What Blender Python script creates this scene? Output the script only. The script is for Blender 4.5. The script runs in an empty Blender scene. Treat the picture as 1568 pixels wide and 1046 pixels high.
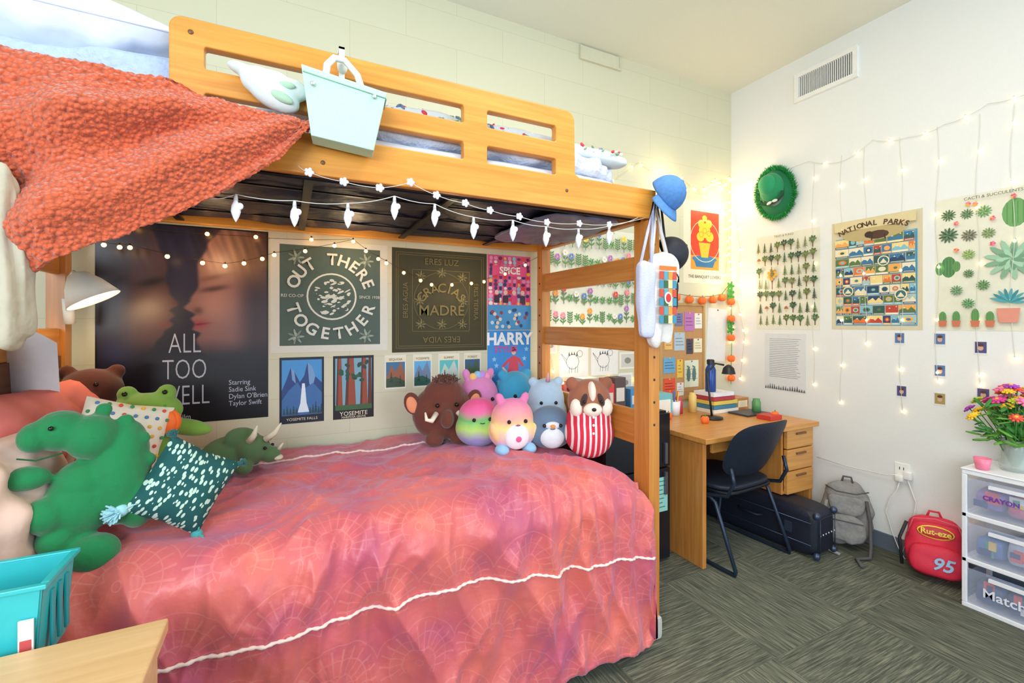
import bpy, math, random
from mathutils import Vector, Euler, Matrix, noise
random.seed(7)
R=math.radians
scene=bpy.context.scene
COL=bpy.context.collection

# ------------------------------------------------------------------ colours / materials
def lin(c):
    o=[]
    for v in c[:3]:
        v=v/255.0
        o.append(v/12.92 if v<=0.04045 else ((v+0.055)/1.055)**2.4)
    return (o[0],o[1],o[2],1.0)
_m={}
def M(col,rough=.65,kind='plain',emit=0.0,metal=0.0,alpha=1.0,scale=40.0,bump=.15,var=.06):
    key=(tuple(int(x) for x in col),rough,kind,emit,metal,alpha,scale,bump,var)
    if key in _m: return _m[key]
    m=bpy.data.materials.new('%s_%d_%d_%d'%(kind,col[0],col[1],col[2])); m.use_nodes=True
    nt=m.node_tree; n=nt.nodes; l=nt.links
    b=n['Principled BSDF']; c=lin(col)
    b.inputs['Roughness'].default_value=rough
    b.inputs['Metallic'].default_value=metal
    b.inputs['Alpha'].default_value=alpha
    tc=n.new('ShaderNodeTexCoord')
    nz=n.new('ShaderNodeTexNoise'); nz.inputs['Scale'].default_value=scale; nz.inputs['Detail'].default_value=2
    l.new(tc.outputs['Object'],nz.inputs['Vector'])
    mx=n.new('ShaderNodeMix'); mx.data_type='RGBA'
    mx.inputs[6].default_value=tuple(max(0,x*(1-var)) for x in c[:3])+(1,)
    mx.inputs[7].default_value=tuple(min(1,x*(1+var)) for x in c[:3])+(1,)
    l.new(nz.outputs['Fac'],mx.inputs[0]); l.new(mx.outputs[2],b.inputs['Base Color'])
    if emit>0:
        b.inputs['Emission Color'].default_value=c; b.inputs['Emission Strength'].default_value=emit
        try: m.cycles.emission_sampling='NONE'
        except Exception: pass
    if kind in('cloth','plush','sherpa','paint','quilted'):
        if kind in('sherpa','quilted'):
            t=n.new('ShaderNodeTexVoronoi'); t.inputs['Scale'].default_value=scale; src=t.outputs['Distance']
            l.new(tc.outputs['Object'],t.inputs['Vector'])
            k=.52 if kind=='sherpa' else .9
            mx.inputs[7].default_value=tuple(x*k for x in c[:3])+(1,); mx.inputs[6].default_value=tuple(min(1,x*1.12) for x in c[:3])+(1,)
            l.new(src,mx.inputs[0])
        else: src=nz.outputs['Fac']
        bp=n.new('ShaderNodeBump'); bp.inputs['Strength'].default_value=bump; bp.inputs['Distance'].default_value=.01
        if kind in('sherpa','quilted'): bp.invert=True
        l.new(src,bp.inputs['Height']); l.new(bp.outputs[0],b.inputs['Normal'])
        if kind in('plush','sherpa'):
            b.inputs['Sheen Weight'].default_value=.3; b.inputs['Sheen Roughness'].default_value=.5
    _m[key]=m
    return m
def wood(col,col2,axis='X',scale=1.0,rough=.35):
    key=('wood',tuple(col),tuple(col2),axis)
    if key in _m: return _m[key]
    m=bpy.data.materials.new('wood_'+axis); m.use_nodes=True
    nt=m.node_tree;n=nt.nodes;l=nt.links;b=n['Principled BSDF'];b.inputs['Roughness'].default_value=rough
    tc=n.new('ShaderNodeTexCoord');mp=n.new('ShaderNodeMapping')
    s={'X':(1.2,22,22),'Y':(22,1.2,22),'Z':(22,22,1.2)}[axis]
    mp.inputs['Scale'].default_value=tuple(v*scale for v in s)
    nz=n.new('ShaderNodeTexNoise');nz.inputs['Scale'].default_value=2.2;nz.inputs['Detail'].default_value=5;nz.inputs['Distortion'].default_value=.6
    l.new(tc.outputs['Object'],mp.inputs[0]);l.new(mp.outputs[0],nz.inputs['Vector'])
    r=n.new('ShaderNodeValToRGB');r.color_ramp.elements[0].position=.3;r.color_ramp.elements[1].position=.7
    r.color_ramp.elements[0].color=lin(col2);r.color_ramp.elements[1].color=lin(col)
    l.new(nz.outputs['Fac'],r.inputs[0]);l.new(r.outputs[0],b.inputs['Base Color'])
    _m[key]=m;return m
def vcol_mat(name,rough=.5):
    m=bpy.data.materials.new(name);m.use_nodes=True;nt=m.node_tree
    a=nt.nodes.new('ShaderNodeAttribute');a.attribute_name='Col'
    b=nt.nodes['Principled BSDF'];b.inputs['Roughness'].default_value=rough
    nt.links.new(a.outputs['Color'],b.inputs['Base Color']);return m

# ------------------------------------------------------------------ mesh builder
def empty(name,loc=(0,0,0),rz=0,rot=None):
    e=bpy.data.objects.new(name,None);COL.objects.link(e);e.location=loc
    e.rotation_euler=rot if rot else (0,0,rz);e.empty_display_size=.05;return e
class MB:
    def __init__(s): s.v=[];s.f=[];s.mi=[];s.sm=[];s.mats=[]
    def mid(s,m):
        if m not in s.mats:s.mats.append(m)
        return s.mats.index(m)
    def add(s,vs,fs,m,smooth=False):
        o=len(s.v);s.v+= [tuple(v) for v in vs];k=s.mid(m)
        for f in fs: s.f.append([i+o for i in f]);s.mi.append(k);s.sm.append(smooth)
    def box(s,x0,x1,y0,y1,z0,z1,m,T=None):
        vs=[Vector((x,y,z)) for x in(x0,x1) for y in(y0,y1) for z in(z0,z1)]
        if T: vs=[T@v for v in vs]
        s.add(vs,[(0,1,3,2),(4,6,7,5),(0,4,5,1),(2,3,7,6),(0,2,6,4),(1,5,7,3)],m)
    def ell(s,c,r,m,rot=None,seg=16,rings=10):
        if isinstance(r,(int,float)): r=(r,r,r)
        rm=Euler(rot).to_matrix() if rot else None
        vs=[]
        for i in range(rings+1):
            th=math.pi*i/rings
            for j in range(seg):
                ph=2*math.pi*j/seg
                p=Vector((r[0]*math.sin(th)*math.cos(ph),r[1]*math.sin(th)*math.sin(ph),r[2]*math.cos(th)))
                if rm:p=rm@p
                vs.append(p+Vector(c))
        fs=[]
        for i in range(rings):
            for j in range(seg):
                a=i*seg+j;b=i*seg+(j+1)%seg
                fs.append((a,a+seg,b+seg,b))
        s.add(vs,fs,m,True)
    def tube(s,pts,r,m,seg=8,cyc=False,caps=True):
        pts=[Vector(p) for p in pts];n=len(pts)
        rr=r if isinstance(r,(list,tuple)) else [r]*n
        vs=[];up=None
        for i,p in enumerate(pts):
            if cyc: d=pts[(i+1)%n]-pts[i-1]
            else: d=pts[min(i+1,n-1)]-pts[max(i-1,0)]
            if d.length<1e-9:d=Vector((0,0,1))
            d.normalize()
            if up is None:
                up=Vector((0,0,1)) if abs(d.z)<.9 else Vector((1,0,0))
            a=up-d*up.dot(d)
            if a.length<1e-4: a=d.orthogonal()
            a.normalize();up=a;b=d.cross(a)
            for j in range(seg):
                t=2*math.pi*j/seg
                vs.append(p+(a*math.cos(t)+b*math.sin(t))*rr[i])
        fs=[]
        for i in range(n if cyc else n-1):
            for j in range(seg):
                x=i*seg+j;y=i*seg+(j+1)%seg;q=((i+1)%n)*seg
                fs.append((x,y,q+(j+1)%seg,q+j))
        if caps and not cyc: fs+= [tuple(range(seg))[::-1],tuple((n-1)*seg+j for j in range(seg))]
        s.add(vs,fs,m,True)
    def cyl(s,p0,p1,r0,r1,m,seg=20): s.tube([p0,p1],[r0,r1],m,seg)
    def lathe(s,c,prof,m,seg=24):
        vs=[(c[0]+r*math.cos(2*math.pi*j/seg),c[1]+r*math.sin(2*math.pi*j/seg),c[2]+z) for r,z in prof for j in range(seg)]
        fs=[(i*seg+j,i*seg+(j+1)%seg,(i+1)*seg+(j+1)%seg,(i+1)*seg+j) for i in range(len(prof)-1) for j in range(seg)]
        s.add(vs,fs,m,True)
    def soft(s,x0,x1,y0,y1,z0,z1,m,n=14,pw=5,amp=0.0,ns=6.0,T=None,seed=0,nv=(1,1,1)):
        c=Vector(((x0+x1)/2,(y0+y1)/2,(z0+z1)/2));h=Vector(((x1-x0)/2,(y1-y0)/2,(z1-z0)/2))
        for ax in range(3):
            for sg in(-1,1):
                vs=[]
                for i in range(n+1):
                    for j in range(n+1):
                        q=[0,0,0];q[ax]=sg;q[(ax+1)%3]=-1+2*i/n;q[(ax+2)%3]=-1+2*j/n
                        k=(abs(q[0])**pw+abs(q[1])**pw+abs(q[2])**pw)**(1/pw)
                        q=Vector(q)/k
                        p=Vector((q[0]*h[0],q[1]*h[1],q[2]*h[2]))+c
                        if amp:
                            pp=Vector((p.x*nv[0],p.y*nv[1],p.z*nv[2]))
                            d=noise.noise_vector((pp+Vector((seed,seed,0)))*ns)
                            p+=q.normalized()*amp*(d[0]+.5*noise.noise((pp+Vector((seed,0,3)))*ns*2.3))
                        if T:p=T@p
                        vs.append(p)
                fs=[]
                for i in range(n):
                    for j in range(n):
                        a=i*(n+1)+j
                        f=(a,a+n+1,a+n+2,a+1)
                        fs.append(f if sg>0 else f[::-1])
                s.add(vs,fs,m,True)
    def build(s,name,loc=(0,0,0),rz=0,rot=None,parent=None,bevel=0):
        me=bpy.data.meshes.new(name);me.from_pydata(s.v,[],s.f)
        for m in s.mats:me.materials.append(m)
        for p,k,sm in zip(me.polygons,s.mi,s.sm):p.material_index=k;p.use_smooth=sm
        me.update()
        o=bpy.data.objects.new(name,me);COL.objects.link(o);o.location=loc
        o.rotation_euler=rot if rot else(0,0,rz)
        if parent:o.parent=parent
        if bevel:
            b=o.modifiers.new('b','BEVEL');b.width=bevel;b.segments=2;b.limit_method='ANGLE';b.angle_limit=R(40)
        return o
def blob(name,parts,m,voxel=.008,parent=None,loc=(0,0,0),sm=6,rz=0):
    b=MB()
    for p in parts: b.ell(p[0],p[1],m,p[2] if len(p)>2 else None,24,16)
    o=b.build(name,loc,rz,parent=parent)
    r=o.modifiers.new('r','REMESH');r.mode='VOXEL';r.voxel_size=voxel;r.use_smooth_shade=True
    s=o.modifiers.new('s','SMOOTH');s.iterations=sm;s.factor=.6
    return o
def pillow(name,w,h,t,m,loc,rot,parent=None,n=26,wr=.006,piping=None):
    b=MB();seed=random.random()*30
    for sg in(1,-1):
        vs=[]
        for i in range(n+1):
            for j in range(n+1):
                u=-1+2*i/n;v=-1+2*j/n
                k=max(0,(1-abs(u)**3.2)*(1-abs(v)**3.2))**.55
                px=u*w/2*(1-.07*(1-abs(v))**1);pz=v*h/2*(1-.07*(1-abs(u)))
                y=-sg*t/2*k+ (wr*k*noise.noise((px*14+seed,pz*14,sg*3)) )
                vs.append((px,y,pz))
        fs=[]
        for i in range(n):
            for j in range(n):
                a=i*(n+1)+j;f=(a,a+n+1,a+n+2,a+1);fs.append(f if sg>0 else f[::-1])
        b.add(vs,fs,m,True)
    if piping:
        pts=[]
        for k in range(4):
            for q in range(12):
                s_=-1+2*q/12
                u,v=[(s_,-1),(1,s_),(-s_,1),(-1,-s_)][k]
                pts.append((u*w/2*(1-.07*(1-abs(v))),0,v*h/2*(1-.07*(1-abs(u)))))
        b.tube(pts,.006,piping,6,cyc=True)
    return b.build(name,loc,rot=rot,parent=parent)
def text(body,size,loc,m,parent=None,rot=(R(90),0,0),align='CENTER',sx=1.0,shear=0,off=0,lead=1.0):
    c=bpy.data.curves.new('lettering','FONT');c.body=body;c.size=size;c.align_x=align;c.align_y='CENTER';c.shear=shear;c.offset=off;c.space_line=lead
    c.resolution_u=3
    o=bpy.data.objects.new('lettering',c);COL.objects.link(o);o.location=loc;o.rotation_euler=rot;o.scale=(sx,1,1)
    c.materials.append(m)
    if parent:o.parent=parent
    return o

# ------------------------------------------------------------------ flat printed pieces (posters)
YA=2.60; XB=3.33
class Poster:
    def __init__(s,name,wall,a,b,z0,z1,bg,off=.0012,rough=.45,tilt=0):
        s.name=name;s.wall=wall;s.w=abs(b-a);s.h=z1-z0;s.k=0;s.mb=MB();s.t=[];s.rough=rough
        if wall=='A': s.loc=(a,YA-off,z0);s.rz=0
        else: s.loc=(XB-off,a,z0);s.rz=R(-90)
        s.tilt=tilt
        if bg:
            s.rect(0,0,1,1,bg)
            vs=[(0,0,0),(s.w,0,0),(s.w,0,s.h),(0,0,s.h),(0,off,0),(s.w,off,0),(s.w,off,s.h),(0,off,s.h)]
            s.mb.add(vs,[(4,7,6,5),(0,4,5,1),(3,2,6,7),(0,3,7,4),(1,5,6,2)],M(bg,rough,var=.05))
    def _y(s): s.k+=1;return -.00004*s.k
    def poly(s,pts,col):
        y=s._y();vs=[(p[0]*s.w,y,p[1]*s.h) for p in pts]
        s.mb.add(vs,[tuple(range(len(vs)))],M(col,s.rough,var=.05))
    def rect(s,x0,y0,x1,y1,col): s.poly([(x0,y0),(x1,y0),(x1,y1),(x0,y1)],col)
    def ell(s,cx,cy,rx,ry,col,rot=0,n=14):
        y=s._y();vs=[]
        for i in range(n):
            t=2*math.pi*i/n;a=rx*s.w*math.cos(t);b=ry*s.w*math.sin(t)
            vs.append((cx*s.w+a*math.cos(rot)-b*math.sin(rot),y,cy*s.h+a*math.sin(rot)+b*math.cos(rot)))
        s.mb.add(vs,[tuple(range(n))],M(col,s.rough,var=.05))
    def line(s,x0,y0,x1,y1,th,col):
        a=Vector((x0*s.w,y0*s.h));b=Vector((x1*s.w,y1*s.h));d=(b-a)
        if d.length==0:return
        n=Vector((-d.y,d.x)).normalized()*th*s.w/2;y=s._y()
        s.mb.add([(p.x,y,p.y) for p in(a-n,b-n,b+n,a+n)],[(0,1,2,3)],M(col,s.rough,var=.05))
    def ring(s,cx,cy,r,th,col,n=28,a0=0,a1=2*math.pi):
        y=s._y();vs=[];fs=[]
        for i in range(n+1):
            t=a0+(a1-a0)*i/n
            for q in(r,r-th):vs.append((cx*s.w+q*s.w*math.cos(t),y,cy*s.h+q*s.w*math.sin(t)))
        for i in range(n):fs.append((2*i,2*i+1,2*i+3,2*i+2))
        s.mb.add(vs,fs,M(col,s.rough,var=.05))
    def txt(s,body,x,y,size,col,align='CENTER',rot=0,sx=1,off=0,shear=0,lead=1.0):
        s.t.append((body,x,y,size,col,align,rot,sx,off,shear,lead))
    def arc(s,body,cx,cy,r,size,col,a0,a1,inward=False,off=0):
        n=len(body)
        for i,ch in enumerate(body):
            if ch==' ':continue
            t=a0+(a1-a0)*(i/(n-1) if n>1 else .5)
            rot=t-math.pi/2 if not inward else t+math.pi/2
            s.txt(ch,cx+r*math.cos(t),cy+r*s.w/s.h*math.sin(t),size,col,'CENTER',rot,1,off)
    def done(s):
        o=s.mb.build(s.name,s.loc,s.rz)
        if s.tilt:o.rotation_euler=(0,s.tilt,s.rz)
        for body,x,y,size,col,al,rot,sx,off,sh,lead in s.t:
            text(body,size,(x*s.w,-.00004*s.k-.0012,y*s.h),M(col,s.rough),o,(R(90),-rot,0),al,sx,sh,off,lead)
        return o
def shade(c,d): return tuple(max(0,min(255,v+d)) for v in c)
def conifer(p,x,y,h,w,c):
    p.line(x,y,x,y+h*.3,.010,(110,80,50))
    for i in range(6):
        b=y+h*(.10+.14*i);ww=w*(1-.15*i)
        p.poly([(x-ww/2,b-.004),(x-ww*.3,b+.003),(x-ww*.12,b-.001),(x+ww*.1,b+.004),(x+ww*.3,b),(x+ww/2,b-.004),(x+ww*.12,b+h*.13),(x,b+h*.22),(x-ww*.12,b+h*.13)],c if i%2 else shade(c,16))
def roundtree(p,x,y,h,w,c):
    p.line(x,y,x,y+h*.6,.014,(110,80,50))
    for s in(-1,1): p.line(x,y+h*.3,x+s*w*.25,y+h*.6,.008,(110,80,50))
    for i in range(12):
        t=i*.9;q=.34 if i%2 else .22;p.ell(x+w*q*math.cos(t),y+h*.68+h*.6*q*math.sin(t),w*.15,w*.13,shade(c,(i%4)*12-16),t,n=7)
    for i in range(5):
        p.ell(x+w*random.uniform(-.2,.2),y+h*random.uniform(.58,.8),w*.10,w*.08,shade(c,22),n=7)
def rosette(p,x,y,r,c,n=9,fan=2*math.pi,a0=0,th=.2):
    for i in range(n):
        t=a0+fan*i/n
        p.ell(x+r*.5*math.cos(t),y+r*.5*math.sin(t)*p.w/p.h,r*.52,r*th,c if i%2 else shade(c,26),t,8)
    if fan>6:
        for i in range(n-2):
            t=a0+.3+fan*i/(n-2)
            p.ell(x+r*.27*math.cos(t),y+r*.27*math.sin(t)*p.w/p.h,r*.3,r*th*.8,shade(c,38) if i%2 else shade(c,-14),t,7)
def cactus(p,x,y,h,w,c):
    hh=h*p.h/p.w
    p.ell(x,y+h/2,w/2,hh/2,c,n=16)
    for k in(-.3,-.1,.1,.3): p.line(x+w*k,y+h*.12,x+w*k,y+h*.88,.005,shade(c,-34))
def mushroom(p,x,y,h,w,c):
    p.line(x,y,x,y+h*.6,w*.25,(214,200,170));p.poly([(x-w/2,y+h*.5),(x+w/2,y+h*.5),(x+w*.3,y+h*.85),(x,y+h),(x-w*.3,y+h*.85)],c)
def flower(p,x,y,h,c):
    p.line(x,y,x+random.uniform(-.01,.01),y+h,.006,(80,120,70))
    for s in(-1,1):
        p.ell(x+s*.014,y+h*.35,.020,.007,(100,145,85),s*.7,8);p.ell(x+s*.012,y+h*.65,.016,.006,(90,135,85),s*.8,8)
    for i in range(6):
        t=i*1.05;p.ell(x+.014*math.cos(t),y+h+.014*math.sin(t)*p.w/p.h,.011,.011,c if i%2 else shade(c,24),n=7)
    p.ell(x,y+h,.007,.007,(240,200,70),n=6)

# ================================================================== ROOM
def room():
    m=bpy.data.materials.new('painted_block');m.use_nodes=True;nt=m.node_tree;n=nt.nodes;l=nt.links;b=n['Principled BSDF']
    tc=n.new('ShaderNodeTexCoord');sp=n.new('ShaderNodeSeparateXYZ');cb=n.new('ShaderNodeCombineXYZ')
    l.new(tc.outputs['Object'],sp.inputs[0]);l.new(sp.outputs[0],cb.inputs[0]);l.new(sp.outputs[2],cb.inputs[1])
    br=n.new('ShaderNodeTexBrick');br.inputs['Scale'].default_value=1;br.inputs['Brick Width'].default_value=.61;br.inputs['Row Height'].default_value=.203
    br.inputs['Mortar Size'].default_value=.0026;br.inputs['Mortar Smooth'].default_value=1.0
    br.inputs['Color1'].default_value=lin((213,211,184));br.inputs['Color2'].default_value=lin((211,209,181));br.inputs['Mortar'].default_value=lin((196,193,163))
    l.new(cb.outputs[0],br.inputs['Vector']);l.new(br.outputs['Color'],b.inputs['Base Color']);b.inputs['Roughness'].default_value=.6
    nz=n.new('ShaderNodeTexNoise');nz.inputs['Scale'].default_value=90
    l.new(tc.outputs['Object'],nz.inputs['Vector'])
    bp=n.new('ShaderNodeBump');bp.inputs['Strength'].default_value=.06;bp.inputs['Distance'].default_value=.01
    l.new(nz.outputs[0],bp.inputs['Height']);l.new(bp.outputs[0],b.inputs['Normal'])
    w=MB();w.box(-2.3,XB+.12,YA,YA+.12,0,3.32,m);w.build('wall_back')
    pw=M((234,236,234),.6,'paint',scale=120,bump=.05,var=.02)
    w=MB();w.box(XB,XB+.12,-2.6,YA,0,3.32,pw);w.build('wall_right')
    w=MB();w.box(-2.42,-2.3,-2.6,YA+.12,0,3.32,pw);w.build('wall_left')
    w=MB();w.box(-2.42,XB+.12,-2.6,YA+.12,3.32,3.42,M((230,230,216),.7,'paint',scale=60,bump=.05,var=.02));w.build('ceiling')
    m=bpy.data.materials.new('carpet_tiles');m.use_nodes=True;nt=m.node_tree;n=nt.nodes;l=nt.links;b=n['Principled BSDF'];b.inputs['Roughness'].default_value=.95
    tc=n.new('ShaderNodeTexCoord');sc=n.new('ShaderNodeVectorMath');sc.operation='SCALE';sc.inputs['Scale'].default_value=1/.61
    l.new(tc.outputs['Object'],sc.inputs[0])
    ck=n.new('ShaderNodeTexChecker');ck.inputs['Scale'].default_value=1;ck.inputs[1].default_value=(1,1,1,1);ck.inputs[2].default_value=(0,0,0,1)
    l.new(sc.outputs[0],ck.inputs[0])
    outs=[]
    for s in((6,150,1),(150,6,1)):
        mp=n.new('ShaderNodeMapping');mp.inputs['Scale'].default_value=s;l.new(tc.outputs['Object'],mp.inputs[0])
        nz=n.new('ShaderNodeTexNoise');nz.inputs['Scale'].default_value=1;nz.inputs['Detail'].default_value=3;nz.inputs['Roughness'].default_value=.7
        l.new(mp.outputs[0],nz.inputs['Vector']);outs.append(nz.outputs['Fac'])
    mx=n.new('ShaderNodeMix');mx.data_type='FLOAT';l.new(ck.outputs['Fac'],mx.inputs[0]);l.new(outs[0],mx.inputs[2]);l.new(outs[1],mx.inputs[3])
    rp=n.new('ShaderNodeValToRGB');e=rp.color_ramp.elements;e[0].position=.35;e[0].color=lin((64,68,58));e[1].position=.69;e[1].color=lin((142,142,122))
    q=rp.color_ramp.elements.new(.5);q.color=lin((94,97,84))
    l.new(mx.outputs[0],rp.inputs[0])
    fl=n.new('ShaderNodeVectorMath');fl.operation='FLOOR';l.new(sc.outputs[0],fl.inputs[0])
    wn=n.new('ShaderNodeTexWhiteNoise');l.new(fl.outputs[0],wn.inputs['Vector'])
    hs=n.new('ShaderNodeMapRange');hs.inputs[3].default_value=.74;hs.inputs[4].default_value=1.14;l.new(wn.outputs['Value'],hs.inputs[0])
    ml=n.new('ShaderNodeVectorMath');ml.operation='SCALE';l.new(rp.outputs[0],ml.inputs[0]);l.new(hs.outputs[0],ml.inputs['Scale'])
    l.new(ml.outputs[0],b.inputs['Base Color'])
    bp=n.new('ShaderNodeBump');bp.inputs['Strength'].default_value=.5;bp.inputs['Distance'].default_value=.004;l.new(mx.outputs[0],bp.inputs['Height']);l.new(bp.outputs[0],b.inputs['Normal'])
    w=MB();w.box(-2.42,XB+.12,-2.6,YA+.12,-.1,0,m);w.build('floor')
    bb=M((98,108,122),.5)
    w=MB();w.box(XB-.012,XB,-2.6,YA,0,.1,bb);w.build('baseboard_right',bevel=.003)
    w=MB();w.box(-2.3,XB-.012,YA-.012,YA,0,.1,bb);w.build('baseboard_back',bevel=.003)
    w=MB();wh=M((240,240,236),.4);dk=M((70,75,85),.6)
    X=XB-.012
    for a in((1.65,2.06,3.175,3.205),(1.65,2.06,3.0,3.03),(1.65,1.68,3.03,3.175),(2.03,2.06,3.03,3.175)): w.box(X-.012,XB,a[0],a[1],a[2],a[3],wh)
    w.box(XB-.004,XB-.001,1.68,2.03,3.03,3.175,dk)
    for i in range(26):
        y=1.69+i*.0133;w.box(X-.004,X+.006,y,y+.005,3.03,3.175,wh)
    w.build('air_vent',bevel=.001)
    w=MB();cm=M((212,210,182),.5);w.box(1.80,2.15,YA-.02,YA,3.215,3.225,cm);w.box(1.80,1.81,YA-.02,YA,3.225,3.31,cm);w.box(2.14,2.15,YA-.02,YA,3.225,3.31,cm);w.box(1.81,2.14,YA-.012,YA,3.225,3.31,cm)
    w.build('access_panel',bevel=.002)
room()

# ================================================================== BUNK BED
WX=wood((226,160,70),(206,134,50),'X');WY=wood((212,144,68),(186,116,48),'Y');WZ=wood((212,144,68),(188,118,48),'Z')
def rrect(x0,x1,z0,z1,r,n=5):
    o=[]
    for (cx,cz,a0) in((x1,z1,0),(x0,z1,90),(x0,z0,180),(x1,z0,270)):
        sx=-1 if cx==x1 else 1;sz=-1 if cz==z1 else 1
        for k in range(n+1):
            a=R(a0+90*k/n);o.append((cx+sx*r+r*math.cos(a),cz+sz*r+r*math.sin(a)))
    return o
def bunk():
    g=empty('bunk_bed')
    y0,y1=1.53,1.565
    xl,xr=-.86,1.47
    c=bpy.data.curves.new('side_rail_and_guard','CURVE');c.dimensions='2D';c.fill_mode='BOTH';c.extrude=.0135;c.bevel_depth=.004;c.bevel_resolution=2
    outline=[(xl,1.864),(xr-.004,1.864),(xr-.004,1.986),(1.06,1.986),(1.037,2.0)]
    for k in range(9):
        a=R(90*k/8);outline.append((1.033-.035+.035*math.cos(a),2.246-.035+.035*math.sin(a)))
    for k in range(9):
        a=R(90+90*k/8);outline.append((-.286+.03+.03*math.cos(a),2.246-.03+.03*math.sin(a)))
    outline+=[(-.286,2.0),(-.31,1.986),(xl,1.986)]
    holes=[rrect(-.213,.569,2.112,2.182,.012),rrect(-.213,.569,1.982,2.052,.012),rrect(.652,.954,2.112,2.182,.012),rrect(.652,.954,1.982,2.052,.012)]
    for P in [outline]+holes:
        s=c.splines.new('POLY');s.points.add(len(P)-1)
        for q,pt_ in zip(s.points,P):q.co=(pt_[0],pt_[1],0,1)
        s.use_cyclic_u=True
    c.materials.append(WX)
    o=bpy.data.objects.new('side_rail_and_guard',c);COL.objects.link(o);o.parent=g;o.location=(0,(y0+y1)/2,0);o.rotation_euler=(R(90),0,0)
    b=MB()
    b.box(xl,xr,2.53,2.56,1.86,1.99,WX);b.box(xl,xr,2.53,2.56,2.1,2.2,WX);b.build('rear_rail',parent=g,bevel=.006)
    b=MB()
    for x0,x1 in((1.43,1.49),(-.87,-.81)):
        b.box(x0,x1,1.567,1.627,0,2.0,WZ)
        b.box(x0,x1,2.47,2.53,0,2.0,WZ)
    b.box(1.43,1.49,1.53,1.5665,0,1.858,WZ)
    dk=M((60,40,25),.6)
    for z in[ .95+.1*i for i in range(9)]:
        b.ell((1.46,1.5295,z),(.006,.002,.006),dk)
        b.ell((1.429,2.5,z),(.002,.006,.006),dk)
    b.build('posts',parent=g,bevel=.006)
    b=MB()
    for x in(1.445,-.855):
        for z0,z1 in((1.60,1.71),(1.27,1.38),(.84,1.0),(.3,.45)): b.box(x,x+.028,1.627,2.47,z0,z1,WY)
    b.box(1.435,1.475,1.61,2.5,1.86,1.99,WY);b.box(-.855,-.815,1.61,2.5,1.86,1.99,WY)
    b.build('end_rails',parent=g,bevel=.006)
    b=MB();b.box(-.8,1.42,1.60,1.63,.34,.46,WX);b.box(-.8,1.42,2.5,2.53,.34,.46,WX);b.build('lower_side_rails',parent=g,bevel=.004)
    b=MB();b.box(-.84,-.82,1.64,2.46,.46,.84,wood((120,72,44),(96,56,34),'Y'));b.box(-.84,-.82,1.64,2.46,1.0,1.27,wood((120,72,44),(96,56,34),'Y'));b.build('head_panel',parent=g)
    dkm=M((26,28,54),.5,'cloth',scale=14,bump=.9,var=.5);mt=M((22,22,34),.35,metal=.5)
    b=MB();b.soft(-.80,1.42,1.575,2.52,1.885,1.93,dkm,24,8,.016,9)
    for x in(-.45,.05,.55,1.05):
        b.box(x,x+.03,1.567,2.525,1.868,1.876,mt)
    for y in(1.80,2.05,2.30): b.box(-.8,1.42,y,y+.012,1.877,1.883,mt)
    b.tube([(-.8,1.58,1.862),(1.42,1.58,1.862)],.008,mt)
    b.build('spring_deck',parent=g)
    b=MB()
    b.soft(.98,1.40,1.62,2.3,1.852,1.872,M((110,114,144),.4,'cloth',bump=.5,var=.3,scale=20),14,5,.016,14,seed=5);b.build('wrapped_liner',parent=g)
    b=MB();b.soft(1.425,1.497,1.515,1.55,0,.1,M((190,190,185),.5),6,6);b.build('foot_cap',parent=g)
    b=MB()
    for x,z in((-.24,2.21),(1.0,1.93),(.1,1.9)): b.ell((x,1.5295,z),(.007,.003,.007),M((110,76,40),.4))
    b.build('bolts',parent=g)
bunk()

b=MB();b.soft(-.79,1.36,1.56,2.52,.47,.70,M((225,225,230),.8,'cloth'),12,8);b.build('lower_mattress')
# ------------------------------------------------------------------ bedspread
def smooth(t): t=max(0,min(1,t));return t*t*(3-2*t)
RQ=.13;YT=1.60;TOPL=2.555-YT;ARC=RQ*math.pi/2
def ridge(p,k=2.4,pw=1.6):
    v=max(0,1-abs(noise.noise(p))*k);return v**pw
def Q(x,l):
    if l<TOPL: y=2.555-l;z=.762;n=Vector((0,0,1))
    elif l<TOPL+ARC:
        a=(l-TOPL)/RQ;y=YT-RQ*math.sin(a);z=.762-RQ+RQ*math.cos(a);n=Vector((0,-math.sin(a),math.cos(a)))
    else:
        q=l-TOPL-ARC;y=YT-RQ-.02*q;z=.762-RQ-q;n=Vector((0,-1,0))
    fr=smooth((l-TOPL+.16)/.42);tp=1-fr
    wx=.16*noise.noise((x*1.8,l*1.8,20));wl=.14*noise.noise((x*1.8+5,l*1.8,22))
    X=x+wx;L=l+wl
    d=tp*(.022*noise.noise((x*2.6+2,l*3.0,0))+.020*ridge((X*4.2-L*3.6,L*2.0+X*.5,5),2.0,1.2)*smooth((l-.15)*3)+.010*ridge((X*8+L*5,L*4,2)))
    d+=fr*(.046*ridge((X*5.4-L*2.2,L*1.0,7),1.7,1.0)+.024*ridge((X*8.5+L*2.6+9,L*1.7,3),2.0,1.1)+.010*ridge((X*14+L*1.5,L*4,9))+.022*noise.noise((x*2.0,l*2.2,11)))-fr*.042
    d+=.003*noise.noise((x*22,l*18,1))
    p=Vector((x,y,z))+n*d
    e=smooth((x-1.20)/.19)
    p.z-=e*.10*tp*e+ (.03*e if fr>.5 else 0)
    if p.z<.03:p.z=.03
    return p
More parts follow.
